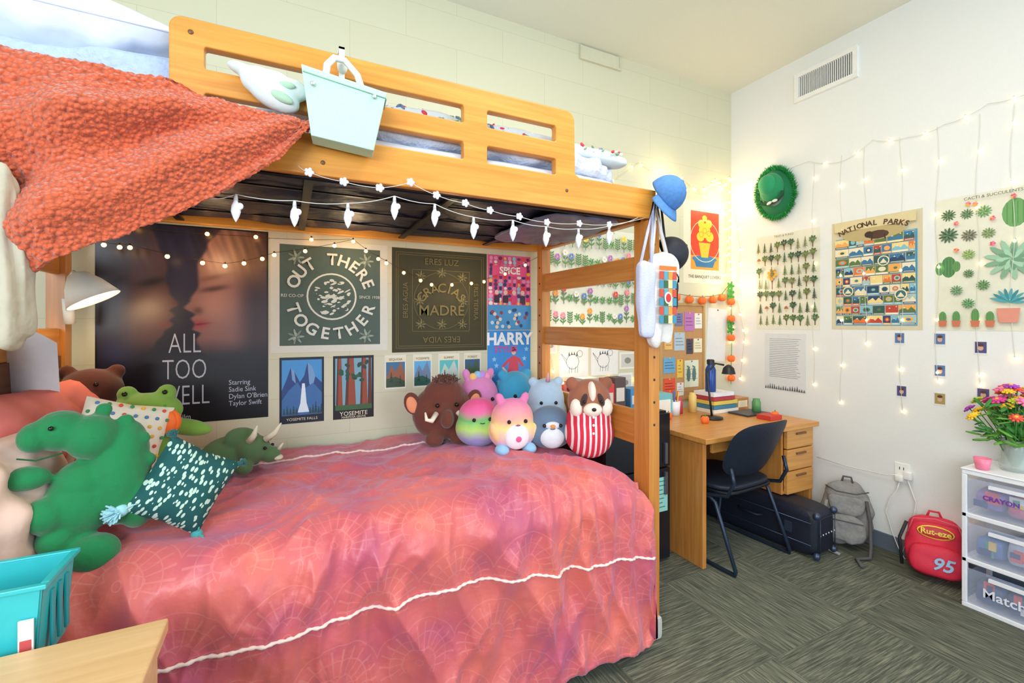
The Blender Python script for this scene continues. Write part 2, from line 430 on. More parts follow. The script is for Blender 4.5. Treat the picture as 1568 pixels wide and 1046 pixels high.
def bedspread():
    nx,nl=400,260;L=TOPL+ARC+.575
    x0,x1=-.80,1.39
    vs=[];uv=[]
    for i in range(nx+1):
        for j in range(nl+1):
            x=x0+(x1-x0)*i/nx;l=L*j/nl
            vs.append(Q(x,l));uv.append((x,l))
    fs=[(i*(nl+1)+j,i*(nl+1)+j+1,(i+1)*(nl+1)+j+1,(i+1)*(nl+1)+j) for i in range(nx) for j in range(nl)]
    base=nx*(nl+1);o=len(vs);K=14
    for k in range(1,K+1):
        for j in range(nl+1):
            p=vs[base+j];t=k/K
            zz=p.z+(.06-p.z)*t
            vs.append(Vector((min(1.418,p.x+.02*math.sin(t*1.6)+.006*math.sin(j*.3)*t),max(p.y,1.47),zz)));uv.append((1.39+t*.6,uv[base+j][1]))
    for k in range(K):
        for j in range(nl):
            a=(base if k==0 else o+(k-1)*(nl+1))+j;c=o+k*(nl+1)+j
            fs.append((a,a+1,c+1,c))
    me=bpy.data.meshes.new('bedspread');me.from_pydata([tuple(v) for v in vs],[],fs)
    for p in me.polygons:p.use_smooth=True
    ul=me.uv_layers.new(name='UVMap')
    for lp in me.loops: ul.data[lp.index].uv=uv[lp.vertex_index]
    m=bpy.data.materials.new('printed_cotton');m.use_nodes=True;nt=m.node_tree;n=nt.nodes;l=nt.links;bs=n['Principled BSDF'];bs.inputs['Roughness'].default_value=.42
    bs.inputs['Sheen Weight'].default_value=.35;bs.inputs['Sheen Tint'].default_value=(.75,.6,1,1)  # violet sheen tint imitates the bluish shade on the cloth
    uvn=n.new('ShaderNodeUVMap')
    def math_(op,a,b=None,c=None):
        q=n.new('ShaderNodeMath');q.operation=op
        for k,v in enumerate((a,b,c)):
            if v is None:continue
            if isinstance(v,(int,float)):q.inputs[k].default_value=v
            else:l.new(v,q.inputs[k])
        return q.outputs[0]
    sp=n.new('ShaderNodeSeparateXYZ');l.new(uvn.outputs[0],sp.inputs[0])
    row=math_('FLOOR',math_('MULTIPLY',sp.outputs[1],1/.22))
    fx=math_('SUBTRACT',math_('FRACT',math_('ADD',math_('MULTIPLY',sp.outputs[0],1/.26),math_('MULTIPLY',row,.5))),.5)
    fy=math_('SUBTRACT',math_('FRACT',math_('MULTIPLY',sp.outputs[1],1/.22)),.85)
    ax=math_('MULTIPLY',fx,.26);ay=math_('MULTIPLY',fy,.22)
    r=math_('SQRT',math_('ADD',math_('MULTIPLY',ax,ax),math_('MULTIPLY',ay,ay)))
    an=math_('ARCTAN2',ax,ay)
    rays=math_('GREATER_THAN',math_('SINE',math_('MULTIPLY',an,22)),.82)
    band=math_('MULTIPLY',math_('GREATER_THAN',r,.05),math_('LESS_THAN',r,.125))
    rays=math_('MULTIPLY',rays,band)
    rg=math_('GREATER_THAN',math_('SINE',math_('MULTIPLY',r,150)),.97)
    rg=math_('MULTIPLY',rg,math_('LESS_THAN',r,.15))
    pet=math_('ABSOLUTE',math_('SUBTRACT',r,math_('ADD',.033,math_('MULTIPLY',math_('ABSOLUTE',math_('SINE',math_('MULTIPLY',an,3))),.023))))
    pet=math_('LESS_THAN',pet,.0018)
    pat=math_('MAXIMUM',math_('MAXIMUM',rays,rg),pet)
    nz=n.new('ShaderNodeTexNoise');nz.inputs['Scale'].default_value=3.4;nz.inputs['Detail'].default_value=3;l.new(uvn.outputs[0],nz.inputs['Vector'])
    rp=n.new('ShaderNodeValToRGB');e=rp.color_ramp.elements;e[0].position=.32;e[0].color=lin((186,84,114));e[1].position=.62;e[1].color=lin((218,108,96))  # mauve end of the noise paints in the violet shade of the folds
    q=rp.color_ramp.elements.new(.46);q.color=lin((206,96,102))
    l.new(nz.outputs['Fac'],rp.inputs[0])
    nz2=n.new('ShaderNodeTexNoise');nz2.inputs['Scale'].default_value=14;nz2.inputs['Detail'].default_value=4;l.new(uvn.outputs[0],nz2.inputs['Vector'])
    fac=math_('MULTIPLY',pat,math_('MULTIPLY',nz2.outputs['Fac'],.30))
    mx=n.new('ShaderNodeMix');mx.data_type='RGBA';l.new(fac,mx.inputs[0]);l.new(rp.outputs[0],mx.inputs[6]);mx.inputs[7].default_value=lin((244,176,164))
    l.new(mx.outputs[2],bs.inputs['Base Color'])
    wv=n.new('ShaderNodeTexNoise');wv.inputs['Scale'].default_value=38;wv.inputs['Detail'].default_value=2;l.new(uvn.outputs[0],wv.inputs['Vector'])
    bp=n.new('ShaderNodeBump');bp.inputs['Strength'].default_value=.25;bp.inputs['Distance'].default_value=.01;l.new(wv.outputs[0],bp.inputs['Height']);l.new(bp.outputs[0],bs.inputs['Normal'])
    me.materials.append(m)
    o=bpy.data.objects.new('bedspread',me);COL.objects.link(o)
    sd=o.modifiers.new('t','SOLIDIFY');sd.thickness=.008;sd.offset=-1
    for fn in (lambda x:TOPL+ARC+.632-(.50-.055*smooth((x-.3)/1.0))+.008*math.sin(x*7), lambda x:.20+.02*math.sin(x*3+1)-.03*x):
        b=MB();pts=[];N=300
        for i in range(N+1):
            x=-.75+(2.13)*i/N
            p=Q(x,fn(x));pts.append(p+Vector((0,-.004,.004)))
        rr=[.0052+.0014*math.sin(i*1.9) for i in range(N+1)]
        b.tube(pts,rr,M((240,218,210),.8,'cloth'),7);b.build('cord_trim',parent=o)
bedspread()

# ------------------------------------------------------------------ upper bunk bedding
LB=M((176,198,234),.8,'cloth',scale=60,bump=.7,var=.12);WH=M((226,232,242),.8,'cloth',scale=14,bump=.5,var=.04)
b=MB();b.soft(-.80,1.42,1.575,2.50,1.935,2.03,WH,30,8,.008,6);b.build('upper_mattress')
b=MB();b.soft(-.1,1.415,1.58,2.46,2.025,2.125,M((206,216,236),.8,'cloth',scale=60,bump=.7,var=.10),44,5,.03,6,seed=4,nv=(2.2,1,1));b.build('upper_coverlet')
b=MB();b.soft(-1.02,-.20,1.575,2.45,2.0,2.165,LB,34,6,.03,5,seed=2);b.build('folded_comforter')
pillow('bed_pillow',.78,.52,.20,WH,(-.68,1.87,2.255),(R(90),0,R(4)),wr=.04,piping=M((236,238,244),.7))
b=MB();b.soft(.16,1.41,1.60,1.74,2.105,2.175,M((206,218,222),.85,'cloth',scale=20,bump=.4),44,3.5,.018,6,seed=9)
random.seed(17)
for i in range(70):
    x=random.uniform(.2,1.36);a=random.uniform(-.1,1.1)
    b.ell((x,1.67-.074*math.cos(a),2.142+.034*math.sin(a)),(random.uniform(.006,.014),.006,random.uniform(.004,.008)),M(random.choice([(110,150,125),(206,60,80),(100,124,160),(130,170,130),(240,244,244)]),.8),(0,random.uniform(-1,1),0),seg=8,rings=5)
b.build('patterned_throw')

def sherpa():
    m=M((226,104,64),.95,'sherpa',scale=95,bump=.9)
    b=MB();vs=[];nu,nv=240,140
    def bot(x):
        P=[(-1.0,1.30),(-.62,1.42),(-.56,1.475),(-.42,1.58),(-.17,1.735),(-.02,1.86),(.055,1.965)]
        for (a,c),(d,e) in zip(P,P[1:]):
            if x<=d: return c+(e-c)*max(0,(x-a)/(d-a))
        return P[-1][1]
    def topz(x):
        return 2.035 if x<-.3 else 2.035-.03*smooth((x+.3)/.1)-.01*math.sin((x+.2)*9)-.015*smooth(x/.05)
    for i in range(nu+1):
        x=-1.0+1.06*i/nu
        for j in range(nv+1):
            t=j/nv
            if t<.15:
                q=t/.15;y=1.66-(1.66-1.50)*q if x<-.29 else 1.522-.03*q;z=topz(x)-.004
                fold=0
            else:
                q=(t-.15)/.85;z=topz(x)+(bot(x)-topz(x))*q;y=1.495
                dx=.16-x;dz=2.13-z;ang=math.atan2(dz,dx)
                w=1.5*noise.noise((x*2.2,z*2.2,0))
                amp=min(1,dx*2.4)*smooth(q*2.8+.1)
                s1=1-abs(math.sin(ang*9+w))**1.4*2
                lf=smooth((-.25-x)/.25)
                s2=math.sin(x*24+2*noise.noise((x*2,z*3,4)))
                fold=amp*(.036*(s1+1)*(1-.35*lf)+.028*lf*(s2+1)+.008*(math.sin(ang*27+x*6+w)+1))+.016*noise.noise((x*5,z*5,3))
                fold+=.02*q
            vs.append((x,min(y-.02*min(1,t/.2)-fold-.006,1.515 if x>-.31 else 9),z+.006*noise.noise((x*20,z*20,5))))
    fs=[(i*(nv+1)+j,i*(nv+1)+j+1,(i+1)*(nv+1)+j+1,(i+1)*(nv+1)+j) for i in range(nu) for j in range(nv)]
    b.add(vs,fs,m,True)
    o=b.build('fleece_blanket')
    s=o.modifiers.new('s','SOLIDIFY');s.thickness=.012;s.offset=1
    s=o.modifiers.new('ss','SUBSURF');s.levels=1;s.render_levels=1
    tx=bpy.data.textures.new('nub','VORONOI');tx.noise_scale=.012;tx.noise_intensity=1.1
    d=o.modifiers.new('d','DISPLACE');d.texture=tx;d.strength=-.007;d.texture_coords='LOCAL'
sherpa()

def bin_():
    m=M((190,230,210),.75,'cloth',scale=120,bump=.15);w=M((240,242,242),.5)
    b=MB();y0,y1=1.41,1.515
    top=[(.035,y0,2.130),(.272,y0,2.102),(.285,y1,2.115),(.05,y1,2.140)]
    bt=[(.062,y0+.03,1.945),(.238,y0+.03,1.93),(.245,y1-.005,1.93),(.07,y1-.005,1.945)]
    vs=[Vector(p) for p in bt+top]
    ins=[Vector((p[0]+(.006 if p[0]<.15 else -.006),p[1]+(.006 if p[1]<1.45 else -.006),p[2])) for p in top]
    inb=[Vector((p[0]+(.006 if p[0]<.15 else -.006),p[1]+(.006 if p[1]<1.45 else -.006),p[2]+.008)) for p in bt]
    vs+=ins+inb
    b.add(vs,[(0,1,5,4),(1,2,6,5),(2,3,7,6),(3,0,4,7),(3,2,1,0),(4,5,9,8),(5,6,10,9),(6,7,11,10),(7,4,8,11),(8,9,13,12),(9,10,14,13),(10,11,15,14),(11,8,12,15),(12,13,14,15)],m)
    o=b.build('hanging_fabric_bin');bv=o.modifiers.new('b','BEVEL');bv.width=.014;bv.segments=4;bv.limit_method='ANGLE';bv.angle_limit=R(50)
    h=MB();seam=M((160,206,186),.7)
    h.tube([(.04,y0+.001,2.112),(.268,y0+.001,2.085)],.0022,seam,6)
    h.tube([(.271,y0+.004,2.085),(.282,y1-.005,2.095)],.0022,seam,6)
    h.tube([(.10,y0+.012,2.11),(.105,y0+.02,2.155),(.125,1.44,2.185),(.155,1.45,2.19),(.19,y0+.03,2.15),(.205,y0+.012,2.09)],.010,w,8)
    h.box(.145,.162,1.512,1.518,2.12,2.265,w);h.box(.145,.162,1.512,1.585,2.258,2.265,w);h.box(.145,.162,1.577,1.585,2.2,2.265,w)
    h.ell((.153,1.49,2.195),(.016,.02,.026),w)
    for x in(.065,.235): h.ell((x,y0+.0,2.082),(.007,.004,.007),M((205,215,215),.3,metal=.7))
    h.build('handle_and_hook',parent=o)
bin_()
e=empty('bolster_pillow',(.02,0,0))
blob('body',[((-.055,1.49,2.065),(.075,.032,.043),(0,R(25),0)),((-.095,1.49,2.095),(.045,.03,.04)),((-.01,1.5,2.09),(.05,.028,.034)),((-.130,1.495,2.118),(.045,.022,.018),(0,R(15),0)),((-.06,1.495,2.11),(.05,.025,.025))],M((210,222,222),.9,'plush'),.006,e)
blob('trim',[((-.035,1.466,2.05),(.036,.013,.016),(0,R(20),0)),((-.02,1.470,2.09),(.026,.008,.012))],M((170,206,178),.9,'plush'),.005,e)

# ------------------------------------------------------------------ hats, totes at the bed corner
def hats():
    def cap(name,c,rot,m,seam,s=1):
        e=empty(name,c,rot=rot);b=MB()
        prof=[(.001,.105)]+[(.088*math.sin(R(k*9)),.01+.095*math.cos(R(k*9))) for k in range(1,11)]+[(.087,0)]
        b.lathe((0,0,0),prof,m,28)
        b.ell((0,0,.107),(.008,.008,.005),m)
        for k in range(6):
            a=k*math.pi/3;b.tube([(.0885*math.sin(R(t))*math.cos(a),.0885*math.sin(R(t))*math.sin(a),.011+.095*math.cos(R(t))) for t in range(5,95,8)],.0014,seam,5)
        vs=[];N=16
        for i in range(N+1):
            a=-R(62)+R(124)*i/N
            for j in range(7):
                r=.086+.068*j/6*math.cos(a*1.3);vs.append((r*math.sin(a),-r*math.cos(a)*1.0,.004-.02*(j/6)**2-.02*(math.sin(a))**2*j/6))
        b.add(vs,[(i*7+j,i*7+j+1,(i+1)*7+j+1,(i+1)*7+j) for i in range(N) for j in range(6)],m,True)
        o=b.build('crown_and_brim',parent=e);sd=o.modifiers.new('s','SOLIDIFY');sd.thickness=.003
        e.scale=(s,s,s);return e
    cap('baseball_cap',(1.475,1.485,1.955),(R(58),R(18),R(10)),M((80,132,196),.85,'cloth',scale=60,var=.25),M((56,98,154),.8),.88)
    cap('baseball_cap',(1.565,1.56,1.71),(R(60),R(20),R(40)),M((22,26,40),.6,'cloth'),M((50,54,70),.6),.9)
    cv=M((228,224,218),.9,'cloth',scale=150,bump=.2);lv=M((200,204,230),.9,'cloth',scale=150,bump=.2)
    e=empty('tote_bag')
    b=MB();b.soft(1.40,1.545,1.485,1.525,1.30,1.70,cv,18,5,.03,7,seed=3,nv=(1.6,1,.5))
    b.tube([(1.415,1.50,1.67),(1.43,1.50,1.82),(1.45,1.51,1.93),(1.48,1.51,1.80),(1.515,1.50,1.67)],.009,cv,6)
    b.build('body',parent=e)
    p=MB()
    cols=[(70,140,170),(220,150,60),(60,100,70),(200,80,60),(235,215,160),(90,160,180)]
    for r in range(6):
        for c in range(4): p.box(1.43+c*.025,1.453+c*.025,1.4655,1.468,1.40+r*.038,1.434+r*.038,M(cols[(r*3+c*2)%6],.7))
    p.box(1.43,1.528,1.4655,1.468,1.63,1.648,M((225,120,50),.7))
    p.ell((1.478,1.4645,1.51),(.022,.001,.026),M((240,240,235),.7));p.ell((1.478,1.463,1.51),(.015,.001,.019),M((210,50,50),.7))
    p.build('print',parent=e)
    b=MB();b.soft(1.335,1.42,1.475,1.515,1.34,1.66,lv,12,5,.02,8,seed=6,nv=(1.6,1,.5))
    b.tube([(1.345,1.495,1.64),(1.395,1.50,1.80),(1.43,1.50,1.93),(1.415,1.50,1.75),(1.41,1.495,1.64)],.007,lv,6)
    b.build('tote_bag')
    b=MB();b.soft(1.545,1.615,1.53,1.6,1.45,1.60,M((20,24,36),.6,'cloth'),8,4,.01,8);b.tube([(1.57,1.56,1.59),(1.54,1.55,1.8),(1.51,1.54,1.93)],.005,M((20,24,36),.6));b.build('pouch')
hats()

b=MB();cm=M((186,180,160),.9,'cloth',scale=30,bump=.6)
b.soft(-.86,-.515,1.365,1.41,1.37,1.75,cm,36,7,.045,7,seed=12,nv=(2.2,1,.4))
b.tube([(-.58,1.40,1.73),(-.63,1.42,1.86),(-.70,1.45,1.99),(-.76,1.42,1.86),(-.80,1.40,1.73)],.012,cm,8)
b.soft(-.80,-.56,1.375,1.405,1.31,1.42,cm,14,5,.02,8,seed=14)
b.build('cloth_bag')

# ================================================================== POSTERS
def atw():
    w,h=.67,.93;nu,nv=150,210
    vs=[];cols=[]
    def g(u,v,cu,cv,su,sv,a=0):
        x=u-cu;y=(v-cv);c,s=math.cos(a),math.sin(a);x,y=x*c+y*s,-x*s+y*c
        return math.exp(-(x/su)**2-(y/sv)**2)
    def interp(P,v):
        for (a,c),(d,e) in zip(P,P[1:]):
            if v<=d:
                t=max(0,(v-a)/(d-a));t=t*t*(3-2*t);return c+(e-c)*t
        return P[-1][1]
    woman=[(.30,.66),(.37,.56),(.42,.535),(.455,.56),(.475,.515),(.50,.53),(.53,.505),(.55,.53),(.585,.465),(.62,.50),(.70,.55),(.80,.545),(.9,.60),(1,.68)]
    man=[(.32,.22),(.40,.33),(.46,.38),(.50,.43),(.52,.41),(.545,.44),(.57,.41),(.60,.46),(.66,.41),(.72,.39),(.80,.40),(.9,.35),(1,.30)]
    for j in range(nv+1):
        for i in range(nu+1):
            u,v=i/nu,j/nv
            c=[26,22,36]
            def mixc(col,a):
                a=max(0,min(1,a))
                for k in range(3):c[k]=c[k]*(1-a)+col[k]*a
            mixc((64,60,84),.7*g(u,v,.48,.78,.16,.3))
            pm=interp(man,v);am=smooth((pm-u)/.03)*smooth((v-.28)/.12)
            mixc((78,50,50),am*.95);mixc((124,82,72),am*.8*g(u,v,.31,.60,.12,.12));mixc((112,78,72),am*.6*g(u,v,.30,.82,.10,.08));mixc((36,28,38),am*smooth((.22-u)/.14))
            mixc((36,24,30),am*.85*g(u,v,.30,.71,.09,.02,.2));mixc((110,52,52),am*.7*g(u,v,.37,.50,.05,.018));mixc((34,24,28),am*.7*g(u,v,.12,.9,.16,.12))
            pw=interp(woman,v);aw=smooth((u-pw)/.03)*smooth((v-.26)/.12)
            mixc((128,88,84),aw);mixc((178,128,114),aw*.9*g(u,v,.66,.60,.14,.12));mixc((184,134,114),aw*.7*g(u,v,.68,.82,.15,.08))
            mixc((70,42,42),aw*.85*g(u,v,.66,.685,.085,.014,.15));mixc((92,58,52),aw*.6*g(u,v,.66,.745,.1,.014,.2))
            mixc((164,56,66),aw*.95*g(u,v,.565,.50,.055,.022,.1));mixc((80,26,40),aw*.8*g(u,v,.56,.50,.06,.005,.1))
            mixc((78,46,48),aw*.7*g(u,v,.56,.57,.03,.02))
            mixc((56,36,40),aw*.9*smooth((u-.76)/.16));mixc((156,118,84),.75*g(u,v,.86,.86,.20,.13,-.7)*smooth((v-.6)*6))
            mixc((20,16,26),smooth((.44-v)/.14))
            st=noise.noise((u*34+v*14,v*5,1))
            for k in range(3):c[k]=max(0,c[k]*(1+.25*st*smooth((v-.72)*5)))
            mixc((52,66,110),.6*g(u,v,.10,.36,.12,.08))
            if i<2 or j<2 or i>nu-2 or j>nv-2:c=[14,14,16]
            vs.append((u*w,0,v*h));cols.append(lin(c))
    fs=[(j*(nu+1)+i,j*(nu+1)+i+1,(j+1)*(nu+1)+i+1,(j+1)*(nu+1)+i) for j in range(nv) for i in range(nu)]
    me=bpy.data.meshes.new('film_poster');me.from_pydata(vs,[],fs)
    a=me.color_attributes.new('Col','FLOAT_COLOR','POINT')
    for k,c in enumerate(cols):a.data[k].color=c
    me.materials.append(vcol_mat('film_print',.35))
    o=bpy.data.objects.new('film_poster',me);COL.objects.link(o);o.location=(-.755,YA-.0012,.93)
    sd=o.modifiers.new('s','SOLIDIFY');sd.thickness=.001;sd.offset=-1
    tm=M((186,192,210),.5)
    for t,z in(('ALL',.372),('TOO',.25),('WELL',.128)): text(t,.135,(.325,-.002,z),tm,o,sx=.58,off=-.0018)
    text('Starring\nSadie Sink\nDylan O\'Brien\nTaylor Swift',.034,(.50,-.002,.13),tm,o,align='LEFT',sx=.85)
    text('A Short Film',.034,(.2,-.002,.03),tm,o,align='LEFT',sx=.85)
atw()
def tapestry():
    p=Poster('cloth_banner','A',-.075,.505,1.25,1.835,(222,222,210),rough=.9)
    gr=(88,106,98);p.rect(.07,.06,.93,.95,gr)
    wt=(226,228,215)
    p.arc('OUT THERE',.5,.5,.335,.085,wt,R(158),R(22),off=.002);p.arc('TOGETHER',.5,.5,.345,.085,wt,R(200),R(340),True,off=.002)
    p.ell(.5,.5,.215,.215,wt,n=32);p.ell(.5,.5,.20,.20,gr,n=32)
    random.seed(3)
    for i in range(90):
        a=random.uniform(0,6.28);r=random.uniform(0,.17);p.ell(.5+r*math.cos(a),.5+r*math.sin(a),random.uniform(.010,.034),random.uniform(.005,.016),wt if i%3 else gr,random.uniform(-.5,.8),7)
    for x,y in((.2,.84),(.8,.84),(.2,.14),(.8,.14)):
        rosette(p,x,y,.07,(130,144,130),7,th=.14)
    p.txt('REI CO-OP',.17,.5,.022,wt);p.txt('SINCE 1938',.83,.5,.022,wt)
    p.done()
    p=Poster('bandana','A',.53,1.11,1.235,1.83,(70,68,48),rough=.9)
    gd=(124,114,72)
    for q in(.04,.06,.20):
        for a in((q,q,1-q,q),(q,1-q,1-q,1-q),(q,q,q,1-q),(1-q,q,1-q,1-q)): p.line(*a,.004,gd)
    p.txt('ERES LUZ',.5,.88,.05,gd);p.txt('ERES VIDA',.5,.12,.05,gd,rot=math.pi)
    p.txt('ERES AGUA',.13,.5,.04,gd,rot=R(90));p.txt('ERES TIERRA',.87,.5,.04,gd,rot=R(-90))
    p.arc('GRACIAS',.5,.36,.27,.075,gd,R(140),R(40),off=.001);p.txt('MADRE',.5,.40,.085,gd,off=.001)
    for x,y in((.5,.78),(.27,.5),(.73,.5),(.5,.27),(.28,.74),(.72,.74),(.28,.27),(.72,.27)): rosette(p,x,y,.055,(100,94,60),9,th=.12)
    p.ring(.5,.5,.29,.004,gd)
    p.done()
    random.seed(5)
    p=Poster('collage_poster','A',1.115,1.418,1.36,1.83,(228,90,150))
    for r in range(13):
        for c in range(9):
            x=.02+c*.108+random.uniform(-.01,.01);y=.33+r*.05
            p.ell(x+.05,y+.025,random.uniform(.03,.055),random.uniform(.03,.05),random.choice([(240,230,225),(225,60,110),(120,40,90),(250,190,60),(60,60,110),(240,150,190),(150,200,220),(230,60,60)]),n=7)
    p.rect(.1,.72,.9,.86,(236,80,140));p.txt('SPICE',.5,.79,.06,(250,250,245),off=.002)
    p.rect(0,0,1,.33,(70,150,205))
    for i in range(26): p.ell(random.uniform(.05,.95),random.uniform(.03,.3),.04,.04,random.choice([(200,220,235),(40,70,120),(230,210,190),(150,60,80)]),n=7)
    for k in range(4):
        x=.2+.2*k;p.ell(x,.50,.05,.05,(235,200,180),n=9);p.rect(x-.06,.36,x+.06,.46,random.choice([(250,240,240),(60,40,60),(220,60,120)]))
    p.done()
    p=Poster('music_poster','A',1.115,1.418,.955,1.355,(56,146,222))
    p.txt('HARRY',.5,.86,.105,(245,248,250),off=.004,sx=.95);p.txt('STYLES',.42,.70,.052,(225,70,140),off=.001)
    p.poly([(.42,.0),(.5,.35),(.58,.38),(.68,.36),(.86,.0),(.74,0),(.6,.2),(.54,0)],(240,238,235))
    p.poly([(.46,.34),(.5,.56),(.58,.6),(.7,.58),(.72,.36),(.6,.33)],(215,70,90))
    p.line(.5,.55,.34,.42,.06,(215,70,90));p.line(.34,.42,.44,.34,.04,(235,190,160));p.line(.7,.56,.82,.42,.06,(215,70,90))
    p.ell(.6,.66,.055,.065,(238,195,165));p.ell(.6,.70,.065,.045,(80,50,35))
    for x,y in((.15,.55),(.2,.45),(.12,.3),(.25,.2),(.85,.55),(.9,.7)):
        p.poly([(x+.06*math.cos(R(90+k*36))*(1 if k%2==0 else .45),y+.045*math.sin(R(90+k*36))*(1 if k%2==0 else .45)) for k in range(10)],(150,205,240))
    p.done()
    p=Poster('waterfall_print','A',-.035,.175,.885,1.225,(18,30,50))
    p.rect(.05,.12,.95,.96,(70,150,215));p.poly([(.05,.5),(.15,.66),(.25,.85),(.33,.78),(.45,.62),(.55,.72),(.62,.92),(.72,.86),(.8,.7),(.95,.6),(.95,.12),(.05,.12)],(40,70,130))
    p.poly([(.62,.92),(.72,.86),(.8,.7),(.72,.5),(.66,.6)],(120,160,205));p.poly([(.25,.85),(.33,.78),(.36,.6),(.28,.66)],(120,160,205))
    p.poly([(.05,.35),(.2,.5),(.4,.62),(.5,.5),(.75,.6),(.95,.45),(.95,.12),(.05,.12)],(60,110,170));p.poly([(.5,.60),(.56,.60),(.6,.3),(.66,.16),(.4,.16),(.46,.3)],(225,238,248))
    for k in range(5): conifer(p,.10+.07*k,.12,.12+.03*(k%2),.1,(30,66,50));conifer(p,.68+.065*k,.12,.12+.04*(k%3),.1,(26,58,50))
    p.txt('YOSEMITE FALLS',.5,.06,.02,(230,220,190));p.done()
    p=Poster('sequoia_print','A',.22,.43,.885,1.225,(24,22,28))
    p.rect(.05,.14,.95,.96,(120,170,190))
    for x,w_ in((.15,.12),(.42,.2),(.75,.14),(.9,.08)):
        p.poly([(x-w_/2*1.4,.14),(x+w_/2*1.4,.14),(x+w_/2*.8,.96),(x-w_/2*.8,.96)],(150,72,48) if w_>.1 else (90,50,40));p.poly([(x-w_/2*1.4,.14),(x-w_/2*.6,.14),(x-w_/2*.3,.96),(x-w_/2*.8,.96)],(96,46,36))
    for i in range(16): p.ell(random.uniform(.08,.92),random.uniform(.6,.93),.07,.045,(36,80+random.randint(-14,20),56),random.uniform(0,3),n=8)
    p.rect(.05,.14,.95,.22,(60,100,60));p.txt('YOSEMITE',.5,.08,.032,(240,230,200));p.txt('MARIPOSA GROVE',.5,.025,.015,(240,230,200));p.done()
    for i,(a,c_,t,s,mt,gd2) in enumerate(((.49,.61,'SEQUOIA',(60,110,150),(150,90,60),(60,80,60)),(.65,.76,'YOSEMITE',(90,170,220),(110,130,160),(40,90,80)),(.80,.93,'SUMMIT',(90,190,190),(190,210,200),(60,120,90)),(.96,1.07,'FOREST',(50,90,130),(60,90,60),(180,140,70)))):
        p=Poster('travel_postcard','A',a,c_,1.03,1.22,(232,228,215));p.rect(.06,.05,.94,.95,s);p.poly([(.06,.3),(.3,.7),(.5,.5),(.75,.8),(.94,.4),(.94,.05),(.06,.05)],mt);p.poly([(.06,.05),(.06,.3),(.5,.36),(.94,.22),(.94,.05)],gd2)
        conifer(p,.3,.12,.4,.25,(30,60,45));conifer(p,.72,.1,.3,.2,(30,60,45))
        p.rect(.06,.8,.94,.95,(235,225,190));p.txt(t,.5,.875,.018,(60,60,50));p.done()
tapestry()
PAP=(230,229,210)
